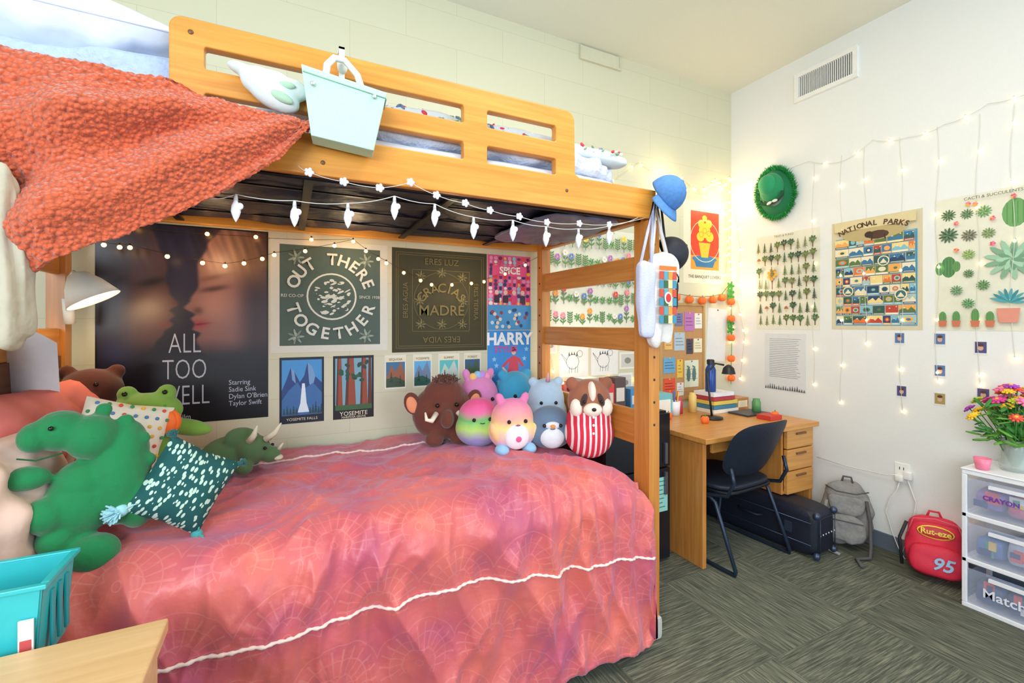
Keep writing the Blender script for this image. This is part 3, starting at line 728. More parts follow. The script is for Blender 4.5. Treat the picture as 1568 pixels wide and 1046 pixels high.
def botanic():
    random.seed(11)
    p=Poster('wildflower_poster','A',1.52,2.42,1.37,2.06,(232,232,214))
    for r in range(5):
        for c in range(16):
            x=.04+c*.061+random.uniform(-.008,.008);y=.04+r*.185+random.uniform(-.012,.012)
            k=random.random()
            if k<.6: flower(p,x,y,random.uniform(.08,.15),random.choice([(225,60,70),(240,150,60),(240,210,70),(170,110,190),(240,130,160),(90,130,200),(236,236,236)]))
            elif k<.8: rosette(p,x,y+.06,.033,(95,145,85),7,th=.2)
            else:
                p.line(x,y,x,y+.13,.005,(80,120,70))
                for q in range(5):
                    for s in(-1,1): p.ell(x+s*.014,y+.03+q*.022,.015,.006,(96,140,80),s*.6,7)
    p.txt('WILDFLOWERS',.5,.97,.03,(70,90,60));p.done()
    p=Poster('art_print','A',2.78,3.25,1.72,2.375,(234,228,204))
    p.rect(.17,.17,.85,.88,(228,70,40));p.rect(.17,.17,.85,.34,(236,160,60));p.poly([(.3,.2),(.7,.2),(.78,.32),(.22,.32)],(50,120,170));p.ell(.5,.3,.3,.06,(60,130,180));p.poly([(.42,.32),(.58,.32),(.64,.5),(.36,.5)],(240,200,60))
    for x,y,r in((.5,.65,.14),(.4,.57,.09),(.62,.58,.1),(.42,.73,.08),(.6,.74,.08),(.5,.8,.06)): p.ell(x,y,r,r*.9,(246,214,60),n=12)
    for x,y in((.5,.65),(.42,.6),(.6,.62)): p.ring(x,y,.05,.01,(215,150,40))
    p.ring(.51,.52,.36,.010,(250,240,200));p.txt('THE BANQUET LOVERS',.5,.08,.035,(60,60,60));p.done()
    p=Poster('tree_chart_poster','B',2.37,1.89,1.355,2.075,PAP)
    for r in range(7):
        for c in range(9):
            if r==4 and c in(1,3): continue
            x=.075+c*.107;y=.04+r*.128+random.uniform(-.008,.008);h=.115
            col=random.choice([(60,92,62),(84,112,70),(50,76,60),(100,116,64),(112,120,78)])
            if r==3 and c==2: col=(214,160,50);h=.23
            k=random.random()
            if h>.2: roundtree(p,x,y,h,.19,col)
            elif k<.5:conifer(p,x,y,h,.10,col)
            elif k<.9:roundtree(p,x,y,h,.12,col)
            else:mushroom(p,x,y+.02,.06,.07,(180,110,70))
    p.txt('TREES & FUNGI',.5,.968,.022,(70,70,60));p.done()
    p=Poster('parks_map_poster','B',1.815,1.32,1.36,2.075,(216,206,174))
    p.rect(.05,.035,.95,.84,(84,160,194))
    pal=[(226,120,60),(60,120,160),(240,214,140),(50,90,90),(190,70,60),(130,190,206),(90,120,70),(240,170,90),(40,70,110),(236,226,196),(170,196,190)]
    for r in range(9):
        x=.06
        while x<.90:
            w_=random.choice([.09,.11,.14,.17]);x1=min(x+w_,.945)
            if .945-x1<.05:x1=.945
            y=.045+r*.088;y1=y+.078;a=random.choice(pal);b_=random.choice(pal);c_=random.choice(pal)
            p.rect(x-.002,y-.002,x1-.006,y1+.002,(240,232,206))
            p.rect(x,y,x1-.008,y1,a)
            k=random.random();W=x1-x
            if k<.6:
                p.poly([(x,y+.014),(x,y+.035),(x+W*.3,y+.060),(x+W*.5,y+.035),(x+W*.7,y+.062),(x1-.008,y+.03),(x1-.008,y+.014)],b_)
                p.poly([(x+W*.22,y+.05),(x+W*.3,y+.060),(x+W*.38,y+.05)],(240,240,236));p.ell(x+W*.8,y+.066,.008,.008,(244,214,110),n=7)
            else:
                p.ell((x+x1)/2,y+.045,W*.3,.03,b_,n=10);p.ell((x+x1)/2,y+.045,W*.16,.016,c_,n=8)
            p.rect(x,y,x1-.008,y+.016,c_)
            p.line(x+.012,y+.008,x1-.02,y+.008,.006,(245,240,225))
            x=x1
    p.ell(.5,.85,.34,.085,(190,170,120),n=24);p.ell(.56,.835,.12,.055,(80,55,45),n=12);p.ell(.46,.845,.05,.042,(60,42,36),n=10);p.line(.5,.83,.49,.79,.015,(60,42,36));p.line(.63,.83,.64,.79,.015,(60,42,36))
    p.rect(.05,.905,.95,.99,(222,206,160))
    p.arc('NATIONAL PARKS',.5,.30,.925,.044,(84,54,38),R(113),R(67),off=.0012)
    for x,y in((.22,.35),(.62,.6),(.8,.3)):
        p.ell(x,y,.065,.065,(238,226,190),n=16);p.ell(x,y,.052,.052,(60,110,120),n=16);p.poly([(x-.04,y-.02),(x,y+.02),(x+.04,y-.02)],(238,226,190))
    p.done()
    p=Poster('succulent_chart_poster','B',1.262,.78,1.36,2.10,PAP)
    p.txt('CACTI & SUCCULENTS',.5,.966,.022,(80,80,70))
    cactus(p,.66,.72,.2,.2,(110,166,100));cactus(p,.12,.40,.16,.14,(86,140,88));cactus(p,.04,.42,.1,.08,(100,160,100));cactus(p,.19,.44,.08,.07,(110,160,100))
    for x,y,r,c in((.12,.87,.07,(80,110,70)),(.28,.86,.06,(90,120,80)),(.42,.86,.07,(110,150,90)),(.12,.72,.09,(70,100,70)),(.30,.70,.07,(110,110,90)),(.46,.70,.06,(120,140,90)),(.88,.88,.07,(150,190,90)),(.92,.72,.08,(90,140,80)),(.64,.50,.22,(130,172,140)),(.3,.56,.06,(130,160,90)),(.3,.42,.05,(90,120,80)),(.42,.33,.06,(90,130,80)),(.9,.5,.06,(80,130,90)),(.9,.3,.08,(140,170,120)),(.2,.3,.06,(100,140,100)),(.3,.2,.06,(90,140,90))):
        rosette(p,x,y,r,c,13,th=.13)
    for x,y in((.3,.93),(.2,.8),(.5,.8),(.85,.63),(.2,.6),(.5,.62),(.36,.92),(.66,.93)):
        for k in range(5): p.ell(x+.014*math.cos(k*1.26),y+.01*math.sin(k*1.26),.012,.012,random.choice([(230,90,110),(240,180,60),(240,130,160)]),n=6)
    rosette(p,.62,.2,.15,(60,140,150),9,R(180),R(0),.1);p.poly([(.55,.06),(.69,.06),(.71,.16),(.53,.16)],(226,150,130))
    for x in(.08,.2,.36,.48,.82,.94): cactus(p,x,.05,random.uniform(.08,.14),.07,(110,160,100));p.poly([(x-.03,.03),(x+.03,.03),(x+.04,.075),(x-.04,.075)],(206,120,90))
    p.done()
    p=Poster('printed_letter','B',2.30,1.985,.90,1.325,(222,226,228))
    for i in range(22): p.line(.12,.90-i*.032,.88-random.uniform(0,.12),.90-i*.032,.008,(120,124,130))
    for i in range(18): conifer(p,.03+i*.055,.0,random.uniform(.05,.11),.07,(44,56,60))
    p.done()
    p=Poster('blank_paper','A',3.03,3.25,1.10,1.53,(226,228,228),tilt=R(4));p.ell(.5,.97,.05,.03,(190,70,60));p.done()
    for a in(1.64,1.90):
        p=Poster('dinosaur_drawing','A',a,a+.235,1.035,1.265,(236,236,234));lc=(70,74,80)
        p.ring(.45,.45,.22,.014,lc);p.ring(.7,.68,.1,.012,lc);p.line(.55,.6,.64,.64,.012,lc)
        for x in(.35,.55): p.line(x,.3,x-.02,.12,.012,lc);p.line(x+.08,.3,x+.06,.12,.012,lc)
        p.line(.25,.5,.06,.7,.012,lc);p.line(.25,.4,.06,.68,.012,lc)
        for k in range(4): p.poly([(.3+k*.09,.66-.02*abs(k-1.5)),(.36+k*.09,.66-.02*abs(k-1.5)),(.33+k*.09,.76)],lc)
        p.done()
    b=MB();fr=wood((206,170,110),(190,150,92),'Z')
    b.box(2.53,2.99,YA-.012,YA,.82,1.55,M((196,150,100),.9,'cloth',scale=200,bump=.4,var=.25))
    for q in((2.52,3.0,.81,.83),(2.52,3.0,1.54,1.56),(2.52,2.54,.83,1.54),(2.98,3.0,.83,1.54)): b.box(q[0],q[1],YA-.02,YA,q[2],q[3],fr)
    notes=[(2.56,1.36,.1,.13,(232,222,120)),(2.68,1.38,.08,.1,(120,120,170)),(2.78,1.34,.1,.15,(190,120,190)),(2.89,1.36,.08,.12,(236,236,230)),(2.57,1.2,.08,.11,(236,190,110)),(2.67,1.19,.11,.14,(180,200,215)),(2.8,1.16,.07,.12,(70,70,90)),(2.88,1.17,.09,.11,(240,232,200)),(2.56,1.02,.12,.12,(110,170,210)),(2.7,.98,.06,.14,(238,200,80)),(2.78,.9,.15,.21,(226,232,206)),(2.56,.86,.12,.12,(226,90,60)),(2.7,.84,.07,.1,(235,235,235))]
    for k,(x,z,w_,h_,c) in enumerate(notes):
        b.box(x,x+w_,YA-.0145-.0005*(k%3),YA-.012,z,z+h_,M(c,.6))
        for q in range(3): b.box(x+.012,x+w_-.012-.008*q,YA-.0165,YA-.0158,z+h_*(.3+.18*q),z+h_*(.3+.18*q)+.004,M(shade(c,-80),.6))
        b.ell((x+w_/2,YA-.018,z+h_-.008),(.006,.004,.006),M([(220,50,50),(50,120,200),(240,200,60)][k%3],.4),None,8,6)
    fm=M((90,120,120),.6)
    for x in(2.82,2.88):
        b.ell((x,YA-.018,1.0),(.02,.001,.055),fm);[b.ell((x-.015+.008*k,YA-.018,1.065-.003*k),(.004,.001,.006),fm) for k in range(4)]
    b.build('corkboard')
    for k,(x,z,w_,h_,c) in enumerate(((1.66,.9,.12,.11,(210,60,60)),(2.15,1.07,.15,.12,(240,236,225)),(2.3,1.1,.13,.2,(70,90,80)),(2.3,.92,.13,.15,(230,150,60)),(2.14,.9,.13,.14,(236,236,236)),(1.53,1.2,.09,.1,(240,240,236)))):
        p=Poster('greeting_card','A',x,x+w_,z,z+h_,c);p.rect(.1,.1,.9,.9,tuple(min(255,int(v*.5+90)) for v in c));p.ell(.5,.5,.2,.15,tuple(int(v*.6) for v in c));p.done()
    for k,(y,z) in enumerate(((1.46,1.31),(1.27,1.31),(1.27,1.13),(1.27,.97),(1.10,1.27),(1.45,.99),(1.09,1.02))):
        p=Poster('photo_print','B',y,y-.055,z-.04,z+.035,(226,226,226));p.rect(.08,.15,.92,.95,random.choice([(80,80,130),(150,110,120),(170,150,90),(90,120,170)]));p.ell(.5,.5,.2,.24,(215,170,150));p.ell(.5,.72,.22,.15,(90,60,50));p.done()
botanic()

# ================================================================== string lights
def lights(name,pts,bulbs,wire=(200,190,150),r=.0075,em=5,col=(255,206,128),wr=.0012):
    b=MB()
    for run in pts: b.tube(run,wr,M(wire,.5),5)
    bm=M(col,.4,emit=em)
    for p in bulbs: b.ell(p,r,bm,seg=8,rings=6);b.cyl((p[0],p[1],p[2]+r*.6),(p[0],p[1],p[2]+r*1.9),r*.5,r*.4,M(wire,.5),6)
    return b.build(name)
def sag(a,b,n,s):
    a=Vector(a);b=Vector(b)
    return [a.lerp(b,i/n)-Vector((0,0,s*4*(i/n)*(1-i/n))) for i in range(n+1)]
def chain(P,n=10,s=.02):
    o=[]
    for a,c in zip(P,P[1:]): o+=sag(a,c,n,s)
    return o
WARM=(255,186,96)
P=[(-.75,2.5,1.76),(-.61,2.5,1.74),(-.26,2.5,1.68),(-.056,2.5,1.745),(.31,2.5,1.84),(.48,2.5,1.737),(.73,2.5,1.63),(1.05,2.5,1.66),(1.42,2.5,1.82)]
run=chain(P,8,.008)
lights('fairy_lights',[run],[run[i]-Vector((0,0,.012)) for i in range(3,len(run),3)],wire=(70,50,30),col=WARM,em=10,r=.0095)
run=chain([(-.75,2.56,1.84),(-.2,2.56,1.825),(.3,2.56,1.85)],8,.01)
lights('fairy_lights',[run],run[2::4],wire=(70,50,30),col=WARM,em=10,r=.0095)
X=XB-.012
top=[(X,2.56,2.56),(X,1.96,2.55),(X,1.75,2.48),(X,1.57,2.56),(X,1.39,2.51),(X,1.22,2.52),(X,1.04,2.56),(X,.85,2.56),(X,.5,2.6)]
run=chain(top,8,.015);runs=[run];bl=list(run[4::9])
for y,z in((1.93,.96),(1.75,.83),(1.61,1.25),(1.42,.85),(1.25,1.05),(1.08,1.07),(.95,1.2),(.8,1.0)):
    zz=2.52;r_=[]
    while zz>z: r_.append(Vector((X,y+.008*math.sin(zz*9+y*7),zz)));zz-=.05
    runs.append(r_)
    for k in range(random.randint(2,4),len(r_),6): bl.append(r_[k])
    bl.append(r_[-1])
lights('curtain_lights',runs,bl,wire=(216,216,204),r=.0075,em=5,col=(255,222,156))
YY=YA-.015
P=[(1.55,YY,2.12),(1.9,YY,2.30),(2.31,YY,2.58),(2.55,YY,2.50),(2.8,YY,2.44),(3.02,YY,2.48),(3.12,YY,2.56),(3.2,YY,2.5),(3.3,YY,2.62),(3.29,YY,2.4),(3.31,YY,2.2),(3.28,YY,2.0),(3.31,YY,1.85),(3.29,YY,1.7),(3.31,YY,1.3),(3.3,YY,.95)]
run=chain(P,7,.004);P2=[(2.5,YY,2.46),(2.75,YY,2.53),(3.0,YY,2.42),(3.2,YY,2.58),(3.25,YY,2.3),(3.27,YY,2.08),(3.24,YY,1.75)]
run2=chain(P2,6,.01)
P3=[(1.53,YY,2.05),(1.53,YY,1.7),(1.54,YY,1.3),(1.6,YY,1.0),(2.0,YY,1.02),(2.4,YY,.98),(2.46,YY,1.3),(2.45,YY,1.7),(2.44,YY,2.1)]
run3=chain(P3,7,.004)
lights('fairy_lights',[run,run2,run3],run[2::3]+run2[1::3]+run3[1::4],wire=(210,200,160),r=.010,col=(255,206,130),em=7)
P=[(XB-.02,2.56,2.4),(XB-.02,2.5,2.0),(XB-.02,2.53,1.6),(XB-.02,2.46,1.3),(XB-.02,2.5,.95)]
run=chain(P,7,.0);lights('fairy_lights',[run],run[1::3],wire=(210,200,160),r=.010,col=(255,206,130),em=7)
b=MB();wc=M((215,218,222),.4);gl=M((226,232,244),.25,emit=.12);wm=M((255,214,150),.4,emit=4)
P=[(-.20,1.5,1.745),(-.13,1.5,1.765),(.02,1.5,1.765),(.17,1.5,1.775),(.314,1.5,1.815),(.449,1.5,1.805),(.59,1.5,1.775),(.745,1.5,1.78),(.886,1.5,1.77),(1.035,1.5,1.775),(1.186,1.5,1.80),(1.34,1.5,1.85)]
b.tube(chain(P,5,.006),.0013,M((215,220,215),.5),5)
for p in P[1:-1]:
    b.cyl(p,(p[0],p[1],p[2]-.018),.004,.006,wc,8)
    b.lathe((p[0],p[1],p[2]-.078),[(.001,0),(.007,.011),(.0125,.028),(.011,.045),(.0055,.058),(.003,.062)],gl,10)
    b.ell((p[0]+.009,p[1]-.003,p[2]-.034),(.010,.005,.011),gl,(0,.6,0),8,6)
P=[(.03,1.515,1.875),(.06,1.515,1.86),(.16,1.515,1.845),(.27,1.515,1.84),(.37,1.515,1.872),(.46,1.515,1.84),(.565,1.515,1.825),(.66,1.515,1.81),(.78,1.515,1.80),(.9,1.515,1.79),(1.05,1.515,1.8),(1.2,1.515,1.81),(1.4,1.515,1.86)]
b.tube(chain(P,5,.004),.0012,M((215,220,215),.5),5)
for p in P[1:-1]:
    for k in range(5): b.ell((p[0]+.009*math.cos(k*1.257),p[1],p[2]+.009*math.sin(k*1.257)),(.006,.005,.006),gl,None,6,5)
    b.ell(p,.005,wm,None,6,5)
b.build('charm_lights')
b=MB();om=M((240,110,40),.6,emit=.1);gm=M((60,150,60),.6)
pk=[(2.67,1.60),(2.81,1.585),(2.95,1.58),(3.07,1.59),(3.18,1.61)]
pts=[(2.56,YA-.03,1.60)]+[(x,YA-.03,z+.03) for x,z in pk]+[(3.29,YA-.03,1.74)]
b.tube(pts,.002,M((60,60,40),.6),5);b.tube([(3.29,YA-.03,1.74),(3.3,YA-.03,1.3),(3.29,YA-.03,.9)],.002,gm,5)
def pumpkin(b,c,r):
    for k in range(7):
        a=k*.8976;b.ell((c[0]+r*.45*math.cos(a),c[1]+r*.45*math.sin(a)*.7,c[2]),(r*.6,r*.45,r*.8),om,None,8,6)
    b.cyl((c[0],c[1],c[2]+r*.6),(c[0]+r*.1,c[1],c[2]+r*1.15),r*.13,r*.09,gm,6)
for x,z in pk:pumpkin(b,(x,YA-.035,z),.036)
for z in(1.58,1.44,1.28,1.11,.95):pumpkin(b,(3.285,YA-.035,z),.034)
for z in(1.71,1.66,1.62,1.40,1.35):
    for k in range(5): b.ell((3.285+.025*math.cos(k*1.26),YA-.03,z+.02*math.sin(k*1.26)),(.022,.006,.012),gm,(0,-k*1.26,0),8,5)
b.build('pumpkin_garland')

def hat():
    e=empty('fringed_bucket_hat',(XB-.006,2.20,2.385),rot=(0,R(-12),R(-90)))
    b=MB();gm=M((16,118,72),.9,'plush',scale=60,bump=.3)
    vs=[];N=40
    for i in range(N):
        t=2*math.pi*i/N
        for j in range(6):
            k=j/5;rx=.085+.06*k;rz_=.105+.085*k
            vs.append((rx*math.cos(t),-.045+.035*k+.008*math.sin(3*t)*k,rz_*math.sin(t)))
    b.add(vs,[(i*6+j,((i+1)%N)*6+j,((i+1)%N)*6+j+1,i*6+j+1) for i in range(N) for j in range(5)],gm,True)
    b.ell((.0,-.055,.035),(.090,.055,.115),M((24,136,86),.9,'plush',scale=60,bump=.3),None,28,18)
    b.ell((-.005,-.085,.055),(.068,.05,.080),M((34,148,96),.9,'plush'),None,20,12)  # lighter green dome: a highlight put into the crown's colour
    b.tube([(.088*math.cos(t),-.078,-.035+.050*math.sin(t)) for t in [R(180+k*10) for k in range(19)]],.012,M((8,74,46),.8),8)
    for k in(-1,1): b.ell((.005+k*.022,-.092,-.085),(.022,.006,.011),M((215,225,220),.5),(0,R(8)*k,0),12,8)
    b.build('felt',parent=e)
    b=MB();random.seed(2)
    for i in range(1700):
        t=random.uniform(0,6.283);r=.136+random.uniform(-.008,.012);rz_=.182+random.uniform(-.008,.012)
        p=Vector((r*math.cos(t),-.022+random.uniform(-.012,.012),rz_*math.sin(t)))
        d=Vector((math.cos(t)*.8+random.uniform(-.6,.6),random.uniform(-1.1,.4),math.sin(t)+random.uniform(-.6,.6))).normalized()*random.uniform(.015,.036)
        q=p+d
        if q.y>-.001:q.y=-.001
        b.tube([p,q],[.0026,.0006],M((20,140,60),.8) if i%3 else M((40,176,76),.8),3,caps=False)
    b.build('fringe',parent=e)
hat()
b=MB();wp=M((245,245,242),.35);b.box(XB-.006,XB,1.385,1.455,.44,.555,wp)
for z in(.47,.525):
    for y in(1.41,1.43): b.box(XB-.0065,XB-.005,y-.002,y+.002,z-.008,z+.008,M((60,60,60),.5))
b.soft(XB-.045,XB-.007,1.40,1.44,.45,.49,wp,5,5);b.soft(XB-.04,XB-.007,1.36,1.40,.47,.52,wp,5,5)
b.build('wall_outlet')
b=MB()
b.tube([(XB-.03,1.42,.45),(XB-.035,1.43,.40),(XB-.03,1.47,.33),(XB-.03,1.49,.25),(XB-.03,1.46,.14),(XB-.04,1.42,.05),(XB-.06,1.38,.008)],.0025,wp,6)
b.tube([(XB-.03,1.38,.47),(XB-.03,1.34,.35),(XB-.03,1.36,.2),(XB-.05,1.4,.03)],.0025,wp,6)
b.tube([(XB-.04,1.42,.49),(XB-.03,1.5,.47),(XB-.02,1.7,.46),(XB-.02,1.9,.47)],.0025,wp,6)
b.build('power_cord')

# ================================================================== DESK
def desk():
    b=MB();W1=wood((216,156,84),(194,132,62),'X');W2=wood((206,142,72),(182,118,54),'Z')
    b.box(2.10,3.16,1.80,2.56,.72,.75,W1)
    b.box(2.12,2.15,1.84,2.55,0,.72,W2);b.box(3.12,3.15,1.84,2.55,0,.72,W2)
    b.box(2.15,2.84,2.50,2.53,.35,.72,W1)
    b.box(2.84,2.86,1.85,2.52,.30,.72,W2);b.box(2.86,3.12,1.85,2.52,.30,.32,W1)
    b.box(2.20,2.80,1.84,1.86,.65,.72,W1)
    for z0,z1 in((.595,.715),(.455,.588),(.305,.448)):
        b.box(2.862,3.135,1.825,1.85,z0,z1,W1)
        b.box(2.95,3.05,1.815,1.826,z1-.035,z1-.022,M((120,80,45),.4))
    b.build('desk',bevel=.003)
desk()
def chair():
    e=empty('office_chair',(2.46,1.9,0),rz=R(3));bk=M((20,32,48),.5,'cloth',scale=150,bump=.15);fr=M((44,58,78),.35,metal=.5)
    b=MB();b.soft(-.255,.225,-.13,.33,.43,.475,bk,14,4);b.soft(-.25,.22,-.13,.32,.415,.44,M((15,18,26),.5),10,6)
    b.build('seat',parent=e)
    b=MB();n=22
    for sg in(0,1):
        vs=[]
        for i in range(n+1):
            for j in range(n+1):
                u=-1+2*i/n;v=-1+2*j/n
                k=(abs(u)**3.5+abs(v)**3.5)**(1/3.5);m_=max(abs(u),abs(v))
                s=(m_/k) if k>0 else 1
                uu=u*s;vv=v*s
                wd=.258*(1-.10*(vv*-1*.5+.5))
                x=-.035+uu*wd;z=.685+vv*.165
                y=-.20-.07*vv+.055*uu*uu+(.012 if sg==0 else -.012)*(1-m_**6)
                vs.append((x,y,z))
        fs=[(i*(n+1)+j,i*(n+1)+j+1,(i+1)*(n+1)+j+1,(i+1)*(n+1)+j) for i in range(n) for j in range(n)]
        b.add(vs,fs if sg==0 else [f[::-1] for f in fs],bk,True)
    b.build('backrest',parent=e)
    b=MB()
    for s in(-1,1):
        x=s*.25;o=-.025
        P=[(x+o,-.17,.60),(x+o,-.19,.52),(x+o,-.15,.44),(x+o,0,.405),(x+o,.04,.40)]
        b.tube(P,.011,fr,10)
        Q_=[(x+o,.25,.41),(x+o,.1,.405),(x+o,-.04,.40),(x+o*.9,-.07,.38),(x*1.04,-.19,.03),(x*1.04,-.185,.013),(x*1.04,-.15,.012),(x*1.04,.26,.012),(x*1.03,.30,.03),(x+o,.24,.40)]
        b.tube(Q_,.011,fr,10)
    b.tube([(-.26,.1,.405),(.23,.1,.405)],.01,fr,8)
    b.build('sled_frame',parent=e)
chair()
b=MB();bk=M((18,20,26),.3);b.box(1.56,2.03,2.03,2.52,0,.88,bk);b.box(1.56,2.03,2.0,2.028,.02,.55,M((26,28,36),.25));b.box(1.56,2.03,2.0,2.028,.56,.87,M((26,28,36),.25))
b.box(1.98,2.0,1.985,2.0,.40,.53,M((120,122,130),.3,metal=.7));b.box(1.98,2.0,1.985,2.0,.58,.7,M((120,122,130),.3,metal=.7))
b.box(1.80,2.01,1.9975,1.9995,.30,.50,M((150,215,205),.6))
for i in range(7): b.box(1.82,1.99-.01*(i%3),1.997,1.9975,.475-i*.025,.48-i*.025,M((60,110,110),.6))
b.build('mini_fridge',bevel=.006)
random.seed(4)
for k,(x,y,w,d,h,c) in enumerate(((1.60,2.1,.10,.08,.17,(220,60,60)),(1.72,2.12,.08,.08,.20,(90,70,70)),(1.82,2.1,.1,.1,.13,(80,140,190)),(1.62,2.3,.12,.1,.18,(205,205,200)),(1.80,2.28,.12,.1,.17,(150,80,60)),(1.94,2.1,.07,.07,.10,(160,70,150)))):
    b=MB();b.box(x,x+w,y,y+d,.881,.881+h,M(c,.5));b.box(x+.01,x+w-.01,y-.001,y,.881+h*.3,.881+h*.7,M((225,215,200),.5));b.build('snack_box',bevel=.003)
b=MB();T=.751
for k,(w,c) in enumerate(((.26,(235,230,215)),(.24,(70,130,160)),(.25,(225,200,90)),(.22,(180,60,70)),(.21,(235,235,240)))):
    z=T+k*.03;b.box(2.74,2.74+w,2.28,2.46,z,z+.027,M(c,.6));b.box(2.745,2.735+w,2.283,2.284,z+.004,z+.023,M((250,248,240),.8))
b.build('book_stack',bevel=.002)
b=MB();b.lathe((2.80,2.36,T+.148),[(.001,0),(.036,.002),(.037,.01),(.037,.16),(.03,.18),(.022,.19),(.022,.20)],M((30,70,150),.3,metal=.2));b.lathe((2.80,2.36,T+.348),[(.026,0),(.027,.03),(.02,.036),(.001,.037)],M((20,24,30),.4));b.build('water_bottle')
b=MB();bm=M((24,26,32),.4);b.lathe((2.60,2.18,T),[(.001,0),(.07,.001),(.07,.012),(.02,.02),(.001,.021)],bm);b.tube([(2.60,2.18,T+.01),(2.6,2.2,T+.15),(2.62,2.24,T+.3),(2.68,2.22,T+.37),(2.72,2.18,T+.36)],.007,bm);b.lathe((2.74,2.16,T+.30),[(.045,0),(.035,.04),(.015,.06),(.001,.065)],bm);b.build('desk_lamp')
for k,(x,y) in enumerate(((2.22,2.25),(2.32,2.3),(2.44,2.1),(3.0,2.0))):
    b=MB();pumpkin(b,(x,y,T+.022),.03);b.build('pumpkin_figurine')
b=MB();b.lathe((2.46,2.38,T),[(.001,0),(.035,.001),(.04,.1),(.037,.1),(.033,.006),(.001,.005)],M((240,240,245),.4))
for k in range(7): b.cyl((2.46+.01*math.cos(k),2.38+.01*math.sin(k),T+.01),(2.46+.035*math.cos(k),2.38+.03*math.sin(k),T+.17),.004,.004,M([(220,60,60),(60,120,200),(240,200,60)][k%3],.5),6)
b.build('pencil_cup')
b=MB();b.box(2.86,3.1,2.1,2.26,T,T+.012,M((60,62,70),.4));b.box(2.88,3.0,1.95,2.05,T,T+.03,M((200,60,50),.5));b.build('tablet')
b=MB();b.box(3.0,3.14,2.3,2.5,T,T+.09,wood((200,140,80),(170,110,60),'X'));b.box(3.02,3.12,2.295,2.3,T+.02,T+.07,M((235,220,190),.5));b.build('wooden_box',bevel=.004)
b=MB();b.box(2.2,2.42,2.36,2.5,T,T+.16,M((120,190,200),.5));b.box(2.22,2.40,2.355,2.36,T+.03,T+.12,M((240,240,230),.5));b.build('storage_box',bevel=.004)
for k,(x,y,r_,h_,c) in enumerate(((2.54,2.42,.03,.09,(200,70,90)),(2.66,2.40,.028,.12,(230,200,120)),(3.06,2.18,.03,.08,(90,150,90)))):
    b=MB();b.lathe((x,y,T),[(.001,0),(r_,.001),(r_,h_),(r_*.8,h_+.008),(r_*.8,h_+.022),(.001,h_+.024)],M(c,.4));b.build('jar')
def case():
    e=empty('instrument_case',(2.88,1.60,0),rz=R(4));bk=M((18,24,42),.55,'cloth',scale=200,bump=.2);tr=M((70,84,108),.35,metal=.6)
    b=MB();b.soft(-.11,.125,0,.86,.005,.295,bk,18,7)
    b.build('shell',parent=e)
    b=MB()
    for z in(.09,.22): b.tube([(-.114,.03,z),(-.114,.82,z)],.003,tr,6)
    for y in(.14,.62): b.box(-.122,-.11,y,y+.04,.13,.19,tr)
    b.tube([(-.118,.32,.17),(-.145,.34,.17),(-.145,.46,.17),(-.118,.48,.17)],.009,bk,8)
    for x in(-.09,.105):
        for z in(.03,.265): b.ell((x,.01,z),(.022,.02,.022),tr)
    for k in range(6): b.ell((-.075+.032*k,-.003,.15),(.006,.004,.006),M((200,205,210),.3,metal=.7))
    b.tube([(-.08,-.004,.05),(-.08,-.004,.25),(.09,-.004,.25),(.09,-.004,.05)],.003,tr,6)
    b.build('hardware',parent=e)
case()
def backpack():
    gm=M((140,138,136),.85,'cloth',scale=60,bump=.4,var=.2);dk=M((86,84,88),.8,'cloth')
    e=empty('backpack',(3.165,1.64,0),rz=R(-66))
    b=MB();T=Matrix.Rotation(R(-10),4,'X')
    b.soft(-.13,.13,-.065,.055,.01,.40,gm,18,3.0,.04,7,T=T,seed=8)
    b.soft(-.10,.10,-.105,-.05,.03,.19,gm,12,3.2,.02,9,T=T);b.soft(-.09,.09,-.095,-.05,.20,.31,gm,12,3.2,.016,9,T=T)
    b.build('body',parent=e)
    b=MB()
    b.tube([T@Vector(p) for p in((-.11,-.04,.35),(-.05,-.09,.33),(.05,-.09,.33),(.11,-.04,.35))],.004,dk,6)
    b.tube([T@Vector(p) for p in((-.03,.0,.38),(-.02,0,.42),(.02,0,.42),(.03,0,.38))],.006,dk,6)
    b.tube([(.10,.0,.3),(.12,-.06,.2),(.125,-.10,.06),(.12,-.14,.012),(.06,-.20,.01),(.09,-.28,.01)],.010,dk,6)
    b.tube([(-.10,-.05,.28),(-.12,-.1,.12),(-.10,-.15,.012),(-.02,-.19,.01)],.010,gm,6)
    b.tube([T@Vector((-.09,-.108,.16)),T@Vector((.09,-.108,.16))],.003,dk,5)
    b.build('straps',parent=e)
backpack()
